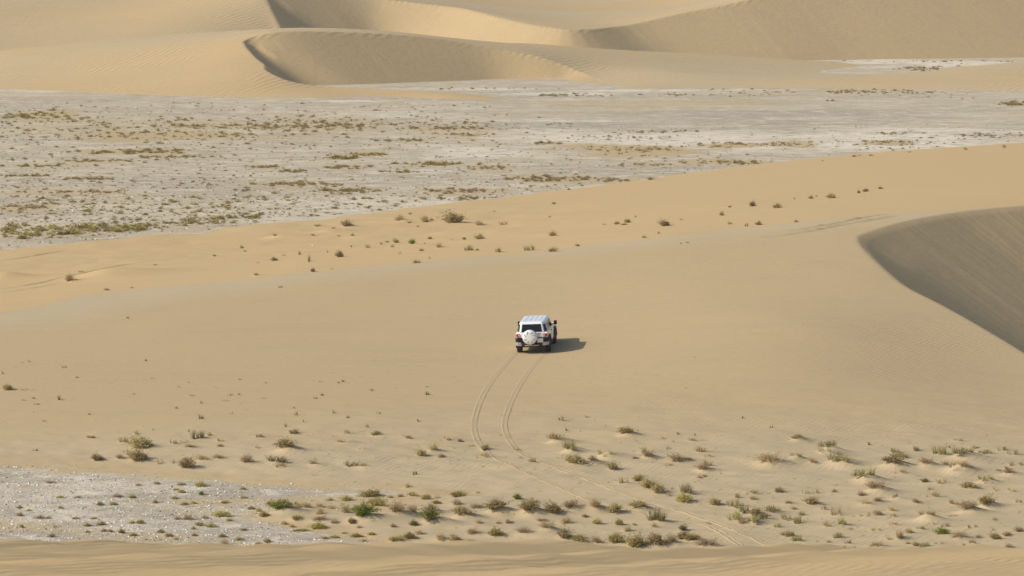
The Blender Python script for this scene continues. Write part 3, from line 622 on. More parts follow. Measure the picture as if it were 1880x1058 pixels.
def slip_carve(x, y, w, line, poly, rate, fl, cell, blur=6):
    d, zb, s = poly_dist(x, y, line)
    qx, qy = poly_dist.near
    ins = inside(x, y, poly)
    raw = np.where(ins, zb - rate * d, zb + np.minimum(rate * d, 2.0))
    sm = box_blur(raw, blur)
    sl = raw + (sm - raw) * sstep(1.5, 5.0, d)
    sl = np.minimum(sl, raw + 0.55 * np.maximum(zb, 0) + 0.8)
    out = np.where(ins, np.minimum(np.maximum(sl, fl), w + 12 * sstep(3, 16, s)), w)
    # the windward side runs exactly up to the brink
    lip = np.exp(-(d / 2.0) ** 2)
    out = np.where(ins, out, w * (1 - lip) + np.minimum(w, zb + 0.05) * lip)
    snap = d < 0.5 * cell
    out = np.where(snap, zb, out)
    return out, ins, d, s, (np.where(snap, qx, x), np.where(snap, qy, y))
FAR_BRINK[:, 2] = farL(FAR_BRINK[:, 0], FAR_BRINK[:, 1])
def far_fn(x, y):
    w = farL(x, y) + 0.12 * fbm(x * 0.05, y * 0.05, 3)
    w = np.where(w < 0, w * 2, w)
    out, ins, d, s, xy = slip_carve(x, y, w, FAR_BRINK, FAR_BOWL, 0.63 * (0.22 + 0.78 * sstep(0, 20, poly_dist(x, y, FAR_BRINK)[2])), -1.0, 0.26)
    tone = 0.75 + 0.5 * fbm(x * 0.03, y * 0.04, 3)
    pale = np.clip(0.25 + 0.9 * fbm(x * 0.025 + 9, y * 0.05 + 4, 3), 0, 0.6)
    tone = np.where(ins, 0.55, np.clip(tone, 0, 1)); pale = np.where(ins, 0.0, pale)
    return out, {'tone': tone, 'pale': pale, 'xy': xy, 'slip': np.stack([s / 25, d / 25, 0 * d], -1), 'slipmask': np.where(ins, sstep(0.1, 1.5, d), 0.0)}
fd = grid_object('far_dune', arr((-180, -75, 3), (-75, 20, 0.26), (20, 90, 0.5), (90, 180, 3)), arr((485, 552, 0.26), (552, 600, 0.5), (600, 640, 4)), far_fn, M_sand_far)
tag(fd, 'crescent dune beyond the salt flat with a curved slip face', kind='structure')

# the tall dunes behind it
C_BRINK_PX = [(530, 75, 574), (520, 60, 579), (512, 45, 585), (499, 20, 594), (490, 0, 601), (486, -10, 605), (500, -16, 608), (560, -15, 613), (640, -11, 618), (720, 0, 618), (830, 13, 612), (930, 37, 598), (1000, 50, 591), (1060, 55, 589), (1150, 47, 598), (1250, 25, 604), (1370, 0, 610), (1500, -40, 619), (1700, -90, 632), (1880, -120, 643), (2200, -150, 660), (2700, -160, 690)]
C_BRINK = smooth_curve([P(px, py, Y=Y) for px, py, Y in C_BRINK_PX], 5)
C_POLY = [tuple(p) for p in C_BRINK] + [(C_BRINK[-1][0], 440), (C_BRINK[0][0], 440)]
backU = TPS([P(px, py, Y=Y) for px, py, Y in C_BRINK_PX] + [P(px, py, Y=Y) for px, py, Y in [
    (0, 100, 560), (0, 60, 585), (0, 20, 608), (0, -10, 632), (250, 75, 565), (250, 40, 588), (250, 5, 614), (420, 60, 572), (420, 25, 590), (420, 0, 603), (-300, 60, 580), (-300, 0, 630),
    (1060, 40, 628), (1060, 20, 675), (1060, 0, 730), (900, 15, 660), (1200, 15, 690), (800, -5, 700), (1100, -20, 790)]]
    + [(0, 950, 16), (-150, 950, 16), (150, 950, 30), (-100, 750, 14), (-60, 680, 13), (120, 720, 28), (0, 1100, 28), (-200, 600, 3), (-300, 1100, 30), (300, 1100, 40)], 0.0004)
C_BRINK[:, 2] = backU(C_BRINK[:, 0], C_BRINK[:, 1])
def back_fn(x, y):
    w = backU(x, y) + 0.3 * fbm(x * 0.03, y * 0.03, 3)
    out, ins, d, s, xy = slip_carve(x, y, w, C_BRINK, C_POLY, 0.62, -4.0, 0.33)
    tone = np.where(ins, 0.35, np.clip(0.5 + 0.8 * fbm(x * 0.02, y * 0.03, 3), 0, 1))
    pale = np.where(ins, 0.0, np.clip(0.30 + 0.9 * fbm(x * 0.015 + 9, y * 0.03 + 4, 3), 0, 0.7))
    return out, {'tone': tone, 'pale': pale, 'xy': xy, 'slip': np.stack([s / 25, d / 25, 0 * d], -1), 'slipmask': np.where(ins, sstep(0.1, 1.5, d), 0.0)}
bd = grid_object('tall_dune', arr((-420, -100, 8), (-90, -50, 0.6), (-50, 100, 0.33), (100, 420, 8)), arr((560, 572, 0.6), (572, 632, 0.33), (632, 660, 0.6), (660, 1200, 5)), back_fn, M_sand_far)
tag(bd, 'tall dunes rising behind the crescent dune', kind='structure')

# the near ridge the picture is taken from
def near_fn(x, y):
    c = 25.3 - 0.075 * y - 0.00138 * y * y - 0.02 * np.clip(y - 33, 0, 8) ** 2 - np.clip(y - 41, 0, 200) * 0.4
    c = c + np.clip(y - 41, 0, 200) ** 2 * 0.00138 * 0.9
    # crest undulations read from the photograph at about 33 m
    xs = np.array([-1200, -600, -200, 0, 60, 110, 140, 200, 280, 350, 420, 520, 600, 650, 720, 850, 950, 1010, 1100, 1200, 1350, 1450, 1485, 1560, 1680, 1790, 1840, 1900, 2200, 2600, 3100])
    hs = np.array([0, 3, -2, -3, 3, 9, 8, -5, -3, 4, -5, -2, 0, 4, -5, 0, 7, 5, -7, -9, -7, 0, 1, -12, -9, -1, -6, -9, 2, -3, 1]) / 212.0
    u = 940 + (x - 0.40 * (y - 33)) * 212.0
    und = 1.7 * np.interp(u, xs, hs) - 0.072
    und = und * (0.85 + 0.5 * vnoise(x * 0.3 + 4, y * 0.25))
    z = c + und * sstep(15, 28, y) + 0.05 * fbm(x * 0.5 + 8, y * 0.25, 3) * sstep(22, 26, y) * sstep(40, 33, y) * 0.5
    ph = (x * 0.35 + y * 1.0) * 2.2 + 2.5 * fbm(x * 0.3, y * 0.2, 3)
    z = z + 0.010 * np.sin(ph * 2.0)
    tone = np.clip(0.9 + 0.4 * fbm(x * 0.3, y * 0.25, 3), 0, 1)
    return z, {'tone': tone, 'pale': np.clip(0.3 * fbm(x * 0.2 + 7, y * 0.2, 3), 0, 1)}
nd = grid_object('near_ridge', arr((-60, -7, 1.0), (-7, 7, 0.045), (7, 60, 1.0)), arr((-30, 14, 1.0), (14, 42, 0.07), (42, 125, 1.0)), near_fn, M_sand_near)
tag(nd, 'near sand ridge along the foot of the view', kind='structure')

# ------------------------------------------------------------------ plant meshes
def mesh_from(name, verts, faces, mats):
    me = bpy.data.meshes.new(name)
    me.from_pydata(verts, [], faces)
    me.update()
    for m in mats: me.materials.append(m)
    return me

def strip(V, F, pts, wid, side):
    """thin tapering ribbon along pts"""
    b = len(V)
    n = len(pts)
    for i, q in enumerate(pts):
        w = wid * (1 - 0.75 * i / (n - 1))
        V.append(tuple(q - side * w)); V.append(tuple(q + side * w))
    for i in range(n - 1):
        F.append((b + 2 * i, b + 2 * i + 1, b + 2 * i + 3, b + 2 * i + 2))

def leaf(V, F, c, size, rnd):
    d = Vector((rnd.gauss(0, 1), rnd.gauss(0, 1), rnd.gauss(0, 1))).normalized()
    e = d.orthogonal().normalized()
    e.rotate(Matrix.Rotation(rnd.random() * 6.28, 3, d))
    f = d.cross(e)
    b = len(V)
    l = size * rnd.uniform(0.7, 1.5); w = size * rnd.uniform(0.35, 0.6)
    for s in (e * l, f * w, -e * l, -f * w): V.append(tuple(c + s))
    F.append((b, b + 1, b + 2, b + 3))

def shrub_data(seed, n_twig, n_leaf, wid, lsize, upright, spread):
    """unit plant: 1 m wide, 1 m tall, branching from a small base into an uneven dome"""
    rnd = random.Random(seed)
    V, F = [], []
    lobes = [(rnd.uniform(0, 6.28), rnd.uniform(0.65, 1.15)) for _ in range(5)]
    def reach(a):
        r = 0.72
        for la, lr in lobes:
            r = max(r, lr * max(0.0, math.cos(a - la)) ** 2)
        return r
    for i in range(n_twig):
        a = rnd.uniform(0, 6.283)
        t = (rnd.random() ** 0.6) * spread
        el = math.pi / 2 - t
        R = reach(a) * rnd.uniform(0.6, 1.05)
        tip = Vector((math.cos(a) * math.cos(el) * 0.5 * R, math.sin(a) * math.cos(el) * 0.5 * R, (0.12 + 0.9 * math.sin(el)) * R * rnd.uniform(0.75, 1.0)))
        base = Vector((rnd.gauss(0, 0.09), rnd.gauss(0, 0.09), -0.06))
        mid = base.lerp(tip, 0.5) + Vector((rnd.gauss(0, .04), rnd.gauss(0, .04), 0.06 * upright))
        side = Vector((rnd.gauss(0, 1), rnd.gauss(0, 1), 0.2)).normalized()
        strip(V, F, [base, mid, tip], wid * rnd.uniform(0.6, 1.2), side)
        for k in range(n_leaf):
            f = rnd.uniform(0.45, 1.04)
            q = (mid.lerp(tip, (f - 0.5) * 2) if f > 0.5 else base.lerp(mid, f * 2))
            q = q + Vector((rnd.gauss(0, .035), rnd.gauss(0, .035), rnd.gauss(0, .04)))
            q.z = max(q.z, 0.0)
            leaf(V, F, q, lsize, rnd)
    return V, F

def tuft_data(seed, n, wid, lean, clumps):
    rnd = random.Random(seed)
    V, F = [], []
    cl = [(rnd.uniform(-0.36, 0.36), rnd.uniform(-0.3, 0.3), rnd.uniform(0.6, 1.0)) for _ in range(clumps)]
    for i in range(n):
        cx, cy, ch = rnd.choice(cl)
        a = rnd.uniform(0, 6.283); out = rnd.uniform(0.02, lean)
        h = ch * rnd.uniform(0.55, 1.02)
        b = Vector((cx + rnd.gauss(0, .05), cy + rnd.gauss(0, .05), -0.05))
        tip = b + Vector((math.cos(a) * out, math.sin(a) * out, h))
        m = b.lerp(tip, 0.55) - Vector((math.cos(a), math.sin(a), 0)) * out * 0.12
        strip(V, F, [b, m, tip], wid * rnd.uniform(0.6, 1.3), Vector((-math.sin(a + 0.8), math.cos(a + 0.8), 0)))
    return V, F

def unit(V):
    a = np.array(V)
    a[:, 0] *= 0.5 / np.percentile(np.abs(a[:, 0]), 95)
    a[:, 1] *= 0.5 / np.percentile(np.abs(a[:, 1]), 95)
    a[:, 2] *= 1.0 / np.percentile(a[:, 2], 99)
    return [tuple(q) for q in a]

MESHES = {}
for kind, mk in (
    ('O', lambda s: shrub_data(s, 120, 8, 0.009, 0.036, 0.6, 1.40)),
    ('B', lambda s: shrub_data(s, 140, 4, 0.009, 0.028, 0.4, 1.45)),
    ('L', lambda s: shrub_data(s, 85, 10, 0.010, 0.036, 0.3, 1.45)),
    ('G', lambda s: shrub_data(s, 95, 8, 0.012, 0.034, 1.0, 1.30)),
    ('S', lambda s: tuft_data(s, 90, 0.011, 0.30, 5)),
    ('P', lambda s: tuft_data(s, 150, 0.013, 0.30, 6)),
    ('D', lambda s: tuft_data(s, 34, 0.035, 0.40, 2))):
    MESHES[kind] = []
    for v in range(5):
        V, F = mk(100 * ord(kind) + v)
        MESHES[kind].append(mesh_from(NOUN[kind][0], unit(V), F, [TONE[kind]]))

# ------------------------------------------------------------------ labels that single each plant out
def zone_of(p):
    if not p['sand']: return 'shell gravel'
    if p['y'] > 236 and p['py'] < 540: return 'golden flank'
    if p['py'] < 795: return 'bare slope'
    return 'pale sand'
GROUPS = {'shell gravel': 'plants on the shell gravel', 'golden flank': 'plants on the golden dune flank', 'bare slope': 'plants on the bare windward slope', 'pale sand': 'plants on the sand at the dune foot'}
for p in plants: p['zone'] = zone_of(p)
lm = [(k, v[0]) for k, v in LAND.items() if v[0]] + [((985, 648), 'the white car')]
buckets = {}
for p in plants:
    key = (p['px'], p['py'])
    if key in LAND:
        p['label'] = LAND[key][1]; continue
    best = None
    for (lx, ly), name in lm:
        d = math.hypot(p['px'] - lx, 2.2 * (p['py'] - ly))
        if name == 'the white car': d *= 1.6
        if best is None or d < best[0]: best = (d, lx, ly, name)
    d, lx, ly, name = best
    ddx, ddy = p['px'] - lx, (p['py'] - ly) * 2.2
    side = ('right of' if ddx > 0 else 'left of') if abs(ddx) >= abs(ddy) else ('below' if ddy > 0 else 'above')
    p['rel'] = (side, name)
    buckets.setdefault((NOUN[p['k']][1] + ' ' + NOUN[p['k']][2], side, name), []).append((d, p))
ORD = ['', 'second', 'third', 'fourth', 'fifth', 'sixth', 'seventh', 'eighth', 'ninth', 'tenth', 'eleventh', 'twelfth', 'thirteenth', 'fourteenth']
for (noun, side, name), lst in buckets.items():
    lst.sort(key=lambda q: q[0])
    for i, (d, p) in enumerate(lst):
        where = {'shell gravel': 'on gravel', 'golden flank': 'on golden sand', 'bare slope': 'on bare slope', 'pale sand': 'on pale sand'}[p['zone']]
        if len(lst) == 1: p['label'] = '%s %s, the one %s %s' % (noun, where, side, name)
        elif i == 0: p['label'] = '%s %s, nearest one %s %s' % (noun, where, side, name)
        else: p['label'] = '%s %s, %s nearest %s %s' % (noun, where, ORD[i], side, name)

rnd = random.Random(5)
for i, p in enumerate(plants):
    k = p['k']
    me = MESHES[k][rnd.randrange(5)]
    o = bpy.data.objects.new(NOUN[k][0], me)
    col.objects.link(o)
    z = max(float(mid_height(np.array([p['x']]), np.array([p['y']]))[0]), float(flat_height(p['x'], p['y'])))
    o.location = (p['x'], p['y'], z - 0.01)
    o.rotation_euler = (0, rnd.uniform(-0.1, 0.12), rnd.uniform(0, 6.28) if p['w'] < 2.2 * p['h'] else rnd.choice([0, math.pi]) + rnd.uniform(-.3, .3))
    depth = p['W'] if p['w'] < 1.6 * p['h'] else max(0.62 * p['W'], 0.3)
    o.scale = (p['W'], depth, p['H'] * 1.02)
    if p['w'] < 1.6 * p['h']: o.scale = (p['W'], p['W'], p['H'] * 1.02)
    tag(o, p['label'], CATEGORY[NOUN[k][2]], GROUPS[p['zone']])

# ------------------------------------------------------------------ scrub on the far flat
scrub_lib = {}
for t in 'LBOS':
    scrub_lib[t] = []
    for v in range(4):
        V, F = (shrub_data(900 + v, 26, 3, 0.03, 0.075, 0.4, 1.45) if t != 'S' else tuft_data(950 + v, 40, 0.03, 0.3, 4))
        V = unit(V)
        scrub_lib[t].append((np.array(V), np.array(F), mesh_from('scrub', V, F, [TONE[t]])))
band_rows = {0: 0, 0: 0}
BAND_LABEL = {0: 'olive-green bush in the dense green band at the left end of the salt flat', 1: 'small olive-green bush on the salt flat strip bordering the golden dune flank'}
acc = {t: [[], [], 0] for t in 'LBOS'}
rs = random.Random(21)
for bi, (x0, x1, y0, y1, n, w, t, sn, nm) in enumerate(BANDS):
    for q in range(n if bi < 2 else int(n * (1.45 if x1 - x0 < 350 else 1.3))):
        px = rs.uniform(x0, x1); py = rs.uniform(y0, y1)
        if bi < 2:
            # both bands lean along the dune edge
            lim = 459 - (459 - 396) * px / 640.0
            py = min(py, lim - 9 - rs.random() * 12)
        elif x1 - x0 < 350:
            px = (x0 + x1) / 2 + rs.gauss(0, 0.36) * (x1 - x0) / 1.3
            py = (y0 + y1) / 2 + rs.gauss(0, 0.22) * (y1 - y0)
        hx, hy, hz = P(px, py, z=0)
        if mid_height(np.array([hx]), np.array([hy]), True, False)[0] > -0.05 and hy < 420: continue
        if 470 < hy and far_fn(np.array([[hx]]), np.array([[hy]]))[0][0, 0] > 0: continue
        s = FPX / hy
        W = w / s * rs.choice([0.35, 0.45, 0.6, 0.8, 1.0, 1.3]) ; H = W * rs.uniform(0.28, 0.5)
        tt = t
        if rs.random() < 0.22: tt = rs.choice('LBO')
        z = float(flat_height(hx, hy))
        if bi < 2:
            o = bpy.data.objects.new('scrub_bush', scrub_lib[tt][rs.randrange(4)][2])
            col.objects.link(o)
            o.location = (hx, hy, z); o.scale = (W * 1.15, W, H * 1.1); o.rotation_euler = (0, 0, rs.uniform(0, 6.28))
            tag(o, BAND_LABEL[bi], 'bush', ['bushes in the dense band of the far flat', 'bushes along the golden dune edge'][bi])
        else:
            V, F, _ = scrub_lib[tt][rs.randrange(4)]
            a = rs.uniform(0, 6.28); ca, sa = math.cos(a), math.sin(a)
            sx = rs.uniform(0.9, 1.4)
            vv = np.stack([(V[:, 0] * ca - V[:, 1] * sa) * W * sx + hx, (V[:, 0] * sa + V[:, 1] * ca) * W + hy, V[:, 2] * H + z], -1)
            A = acc[tt]
            A[0].append(vv); A[1].append(F + A[2] if F.ndim == 2 else F); A[2] += len(V)
allV, allF, mi, off = [], [], [], 0
for idx, t in enumerate('LBOS'):
    if not acc[t][0]: continue
    v = np.concatenate(acc[t][0]); f = np.concatenate(acc[t][1]) + off
    allV.append(v); allF.append(f); mi.append(np.full(len(f), idx, np.int32)); off += len(v)
v = np.concatenate(allV).astype(np.float32); f = np.concatenate(allF).astype(np.int32)
def quads_object(name, v, f, mi, mats):
    me = bpy.data.meshes.new(name)
    me.vertices.add(len(v)); me.vertices.foreach_set('co', v.ravel())
    me.loops.add(f.size); me.loops.foreach_set('vertex_index', f.ravel())
    me.polygons.add(len(f))
    me.polygons.foreach_set('loop_start', np.arange(0, f.size, 4, dtype=np.int32))
    me.polygons.foreach_set('loop_total', np.full(len(f), 4, np.int32))
    me.update()
    for m in mats: me.materials.append(m)
    me.polygons.foreach_set('material_index', mi)
    o = bpy.data.objects.new(name, me); col.objects.link(o)
    return o
scrub = quads_object('desert_scrub', v, f, np.concatenate(mi), [TONE[t] for t in 'LBOS'])
tag(scrub, 'thin scattered scrub dotted in rows over the far salt flat', 'scrub', kind='stuff')

tiny = [np.array(tuft_data(970 + v, 16, 0.03, 0.5, 3)[0]) for v in range(4)]
tinyF = [np.array(tuft_data(970 + v, 16, 0.03, 0.5, 3)[1]) for v in range(4)]
TV, TF, TM, toff = [], [], [], 0
for q in range(620):
    if q < 500: px = 1880 - 1330 * rs.random() ** 1.15; py = rs.uniform(798, 1006)
    else: px = rs.uniform(0, 1400); py = 805 - 150 * rs.random() ** 1.6
    x, y, z, s_ = ground_hit(px, py)
    if not s_ or (px < 900 and py > 870 and rs.random() < 0.5): continue
    W = rs.uniform(4, 11) / (FPX / y); H = rs.uniform(2.5, 6) / (FPX / y)
    if q >= 500: W *= 0.6; H *= 0.8
    z = float(mid_height(np.array([x]), np.array([y]))[0])
    v = tiny[q % 4] * np.array([W, W, H]) + np.array([x, y, z])
    TV.append(v); TF.append(tinyF[q % 4] + toff); toff += len(v); TM.append(np.full(len(tinyF[q % 4]), rs.choice([0, 0, 1, 2]), np.int32))
tt_ = quads_object('sparse_grass', np.concatenate(TV).astype(np.float32), np.concatenate(TF).astype(np.int32), np.concatenate(TM), [TONE['S'], TONE['P'], TONE['B']])
tag(tt_, 'tiny dry grass sprigs scattered between the larger tufts on the sand', 'grass', kind='stuff')

# shell chips and pebbles lying on the near gravel and along the white crust
def chip_material(name, c1, c2):
    k = NT(name)
    geo = k.n('ShaderNodeNewGeometry')
    k.l(k.mix(geo.outputs['Random Per Island'], c1, c2), k.b.inputs['Base Color'])
    k.b.inputs['Roughness'].default_value = 0.7
    return k.m
M_shell = chip_material('white_shell', (0.52, 0.49, 0.43, 1), (0.88, 0.86, 0.81, 1))
M_pebble = chip_material('dark_pebble', (0.10, 0.085, 0.07, 1), (0.32, 0.27, 0.21, 1))
nprs = np.random.RandomState(3)
def chips(n, px0, px1, py0, py1, smin, smax, dark):
    V, F, M = [], [], []; off = 0
    px = nprs.uniform(px0, px1, n); py = nprs.uniform(py0, py1, n)
    hits = np.array([P(a, b, z=0) for a, b in zip(px, py)])
    x, y = hits[:, 0], hits[:, 1]
    keep = (mid_height(x, y, True, True) < -0.02 - 0.13 * nprs.rand(n) ** 2) & ((px < 480 + 420 * nprs.rand(n) ** 1.5) | (py < 800)) & (fbm(x * 0.5, y * 0.7, 3) + nprs.uniform(-.6, .6, n) > -0.15)
    box = np.array([(-1, -1, 0), (1, -1, 0), (1, 1, 0), (-1, 1, 0), (-.7, -.7, 1), (.7, -.7, 1), (.7, .7, 1), (-.7, .7, 1)], float)
    fc = np.array([(0, 1, 5, 4), (1, 2, 6, 5), (2, 3, 7, 6), (3, 0, 4, 7), (4, 5, 6, 7)])
    for i in np.nonzero(keep)[0]:
        s = smin + (smax - smin) * nprs.rand() ** 3
        b = box * np.array([s, s * nprs.uniform(.5, .9), s * nprs.uniform(.35, .9)])
        b[:, 2] += box[:, 0] * s * nprs.uniform(-.3, .3)
        a = nprs.rand() * 6.28; ca, sa = math.cos(a), math.sin(a)
        vv = np.stack([b[:, 0] * ca - b[:, 1] * sa + x[i], b[:, 0] * sa + b[:, 1] * ca + y[i], b[:, 2] + float(flat_height(x[i], y[i])) - 0.005], -1)
        V.append(vv); F.append(fc + off); off += 8
        M.append(np.full(5, 1 if nprs.rand() < dark else 0, np.int32))
    return V, F, M, off
V, F, M, off = chips(15000, -20, 900, 850, 1000, 0.013, 0.054, 0.36)
V2, F2, M2, off2 = chips(3500, -20, 960, 320, 458, 0.03, 0.10, 0.35)
F2 = [q + off for q in F2]
V += V2; F += F2; M += M2
shells = quads_object('shell_gravel', np.concatenate(V).astype(np.float32), np.concatenate(F).astype(np.int32), np.concatenate(M), [M_shell, M_pebble])
tag(shells, 'white shell chips and dark pebbles strewn over the near gravel', 'gravel', kind='stuff')

def rock_mesh(name, seed, mat, n=2):
    rr = random.Random(seed)
    bm = bmesh.new()
    bmesh.ops.create_icosphere(bm, subdivisions=n, radius=0.5)
    offs = [(Vector((rr.gauss(0, 1), rr.gauss(0, 1), rr.gauss(0, 1))).normalized(), rr.uniform(0.28, 0.46)) for _ in range(11)]
    for v in bm.verts:
        for d, lim in offs:
            t = v.co.dot(d)
            if t > lim: v.co -= d * (t - lim)
        if v.co.z < -0.2: v.co.z = -0.2
    me = bpy.data.meshes.new(name); bm.to_mesh(me); bm.free()
    me.materials.append(mat)
    return me
def place_thing(name, me, px, py, scale, label, cat, group=None, rz=0.3):
    x, y, z, s_ = ground_hit(px, py)
    o = bpy.data.objects.new(name, me); col.objects.link(o)
    o.location = (x, y, max(z, float(mid_height(np.array([x]), np.array([y]))[0]) if s_ else z) + scale[2] * 0.15)
    o.scale = scale; o.rotation_euler = (0, 0, rz)
    return tag(o, label, cat, group)
stone = rock_mesh('white_stone', 4, M_shell)
place_thing('white_stone', stone, 180, 925, (0.20, 0.15, 0.14), 'largest white stone on the shell gravel, touching an olive-green saltbush', 'stone')
place_thing('white_stone', stone, 535, 889, (0.13, 0.10, 0.09), 'bright white stone lying alone on sand just above the shell gravel', 'stone', rz=1.2)
place_thing('white_stone', stone, 627, 995, (0.11, 0.09, 0.08), 'small white stone at the near ridge, below the widest green bush', 'stone', rz=2.0)
place_thing('white_stone', stone, 574, 451, (0.14, 0.12, 0.10), 'small white stone on the golden dune flank', 'stone', rz=2.6)

def cloth_mesh(name, mat, seed):
    rr = random.Random(seed)
    bm = bmesh.new()
    bmesh.ops.create_grid(bm, x_segments=7, y_segments=6, size=0.5)
    for v in bm.verts:
        r = v.co.length
        v.co.z = 0.38 * max(0, 0.55 - r) + rr.uniform(-0.06, 0.10)
        v.co.x += rr.uniform(-.05, .05)
    me = bpy.data.meshes.new(name); bm.to_mesh(me); bm.free()
    me.materials.append(mat)
    return me
def flat_colour(name, c, rough=0.6):
    k = NT(name)
    n = k.noise(k.obj(), 6.0, 3, 0.6)
    k.l(k.mix(k.math('MULTIPLY', n, 0.35), c, tuple(0.75 * q for q in c[:3]) + (1,)), k.b.inputs['Base Color'])
    k.b.inputs['Roughness'].default_value = rough
    return k.m
M_bagw = flat_colour('white_plastic', (0.85, 0.84, 0.84, 1), 0.35)
M_bagg = flat_colour('green_plastic', (0.08, 0.36, 0.22, 1), 0.4)
M_bagb = flat_colour('blue_plastic', (0.07, 0.20, 0.36, 1), 0.45)
x, y, z = P(250, 199.5, z=0)
o = bpy.data.objects.new('plastic_bag', cloth_mesh('plastic_bag', M_bagw, 2)); col.objects.link(o); o.location = (x, y, 0.02); o.scale = (0.42, 0.36, 0.8)
tag(o, 'bright white plastic bag lying alone on the far salt flat at left', 'litter')
x, y, z = P(1175, 174.5, z=0)
o = bpy.data.objects.new('blue_tarpaulin', cloth_mesh('blue_tarpaulin', M_bagb, 3)); col.objects.link(o); o.location = (x, y, 0.02); o.scale = (0.8, 0.5, 0.6)
tag(o, 'small blue crumpled sheet on the white crust far behind the car', 'litter')
for i, (px, py, sc, lb) in enumerate([(1250, 448, 0.13, 'left scrap of green plastic on the dune crest above the car'), (1262, 446.5, 0.16, 'right scrap of green plastic on the dune crest above the car')]):
    x, y, z, s_ = ground_hit(px, py)
    o = bpy.data.objects.new('plastic_scrap', cloth_mesh('plastic_scrap', M_bagg, 6 + i)); col.objects.link(o)
    o.location = (x, y, z + 0.02); o.scale = (sc, sc * 0.6, 0.35); tag(o, lb, 'litter', 'green plastic scraps on the crest')

# dark eroded root ledges standing out of the golden flank
# ------------------------------------------------------------------ wheel tracks
def track_object(name, line_px, width, berm, label, depth=0.0, taper=6, mat=None, rut=True):
    pts = []
    for q in smooth_curve([(a, b, 0) for a, b in line_px], 14):
        x, y, z, s_ = ground_hit(q[0], q[1])
        pts.append((x, y))
    pts = np.array(pts)
    # even spacing
    seg = np.r_[0, np.cumsum(np.hypot(*np.diff(pts, axis=0).T))]
    n = int(seg[-1] / 0.16)
    t = np.linspace(0, seg[-1], n)
    x = np.interp(t, seg, pts[:, 0]); y = np.interp(t, seg, pts[:, 1])
    k = np.ones(9) / 9
    if n > 30:
        x[4:-4] = np.convolve(x, k, 'valid'); y[4:-4] = np.convolve(y, k, 'valid')
    tx = np.gradient(x); ty = np.gradient(y); L = np.hypot(tx, ty) + 1e-9
    nx, ny = -ty / L, tx / L
    prof = np.array([-1.9, -1.35, -1.0, -0.72, -0.4, 0.0, 0.4, 0.72, 1.0, 1.35, 1.9]) * width / 2
    hgt = np.array([-0.25, 0.45, 1.0, 0.55, 0.12, 0.10, 0.12, 0.55, 1.0, 0.45, -0.25]) * berm
    if not rut:
        hgt = np.array([-0.2, 0.3, 0.7, 0.9, 1.0, 1.0, 0.9, 0.6, 0.2, 0.0, -0.25]) * berm
    m = len(prof)
    X = x[:, None] + nx[:, None] * prof; Y = y[:, None] + ny[:, None] * prof
    Z = np.maximum(mid_height(X, Y), -0.3)
    end = np.minimum(1, np.minimum(np.arange(n), np.arange(n)[::-1]) / taper)[:, None]
    wob = 0.95 + 1.5 * vnoise(X * 1.7, Y * 1.7) + 0.8 * vnoise(X * 0.5 + 3, Y * 0.5) + 0.35 * np.sin(t * 19.0)[:, None] * (np.abs(prof) < width * 0.45)
    along = (0.15 + 0.85 * sstep(203, 190, Y) + 0.7 * sstep(182, 172, Y)) if rut else 1.0
    Z = Z + 0.008 + hgt * end * along * np.clip(wob, 0.15, 2)
    Z[:, 0] -= 0.02; Z[:, -1] -= 0.02
    v = np.stack([X, Y, Z], -1).reshape(-1, 3).astype(np.float32)
    i = np.arange(n * m).reshape(n, m)
    f = np.stack([i[:-1, :-1], i[:-1, 1:], i[1:, 1:], i[1:, :-1]], -1).reshape(-1, 4).astype(np.int32)
    nrm = np.cross(v[f[0, 1]] - v[f[0, 0]], v[f[0, 3]] - v[f[0, 0]])
    if nrm[2] < 0: f = f[:, ::-1].copy()
    o = quads_object(name, v, f, np.zeros(len(f), np.int32), [mat or M_track])
    o.data.polygons.foreach_set('use_smooth', np.ones(len(f), bool))
    return tag(o, label, kind='structure')
def track_material(name, c):
    k = NT(name)
    n = k.noise(k.obj(), 3.0, 4, 0.7)
    k.l(k.mix(n, c, tuple(0.86 * q for q in c[:3]) + (1,)), k.b.inputs['Base Color'])
    k.b.inputs['Roughness'].default_value = 0.95; k.b.inputs['Specular IOR Level'].default_value = 0.08
    return k.m
M_track = track_material('turned_sand', (0.49, 0.377, 0.218, 1))
M_track_gold = track_material('turned_gold_sand', (0.53, 0.39, 0.20, 1))
track_object('tyre_track', [(954, 643), (945, 650), (926, 671), (905, 697), (888, 724), (876, 752), (870, 780), (873, 800), (883, 820), (903, 838), (940, 855), (985, 876), (1040, 900), (1100, 925), (1170, 943), (1240, 952), (1290, 962), (1330, 982), (1372, 1012)], 0.22, 0.011, 'left rut of the wheel tracks curving up to the car')
track_object('tyre_track', [(1004, 643), (992, 656), (968, 686), (947, 720), (933, 752), (926, 780), (931, 801), (944, 821), (962, 836), (1000, 850), (1050, 870), (1110, 893), (1180, 918), (1260, 942), (1330, 966), (1390, 992), (1430, 1012)], 0.22, 0.011, 'right rut of the wheel tracks curving up to the car')
track_object('old_tyre_track', [(1405, 436), (1440, 431), (1480, 425), (1530, 415), (1580, 407), (1640, 396)], 0.7, 0.07, 'old wheel ruts along the dune crest beside the slip face', rut=False, taper=20)
track_object('old_tyre_track', [(1452, 424), (1490, 417), (1530, 410), (1575, 401), (1625, 393)], 0.5, 0.06, 'upper old wheel rut along the dune crest', rut=False, taper=20)
track_object('old_tyre_track', [(-10, 532), (60, 522), (120, 508), (190, 493), (260, 482), (330, 474)], 0.45, 0.035, 'old wheel rut along the golden flank at far left', rut=False, taper=20, mat=M_track_gold)
track_object('old_tyre_track', [(-10, 540), (60, 529), (110, 520)], 0.45, 0.035, 'lower old wheel rut along the golden flank at far left', rut=False, taper=20, mat=M_track_gold)
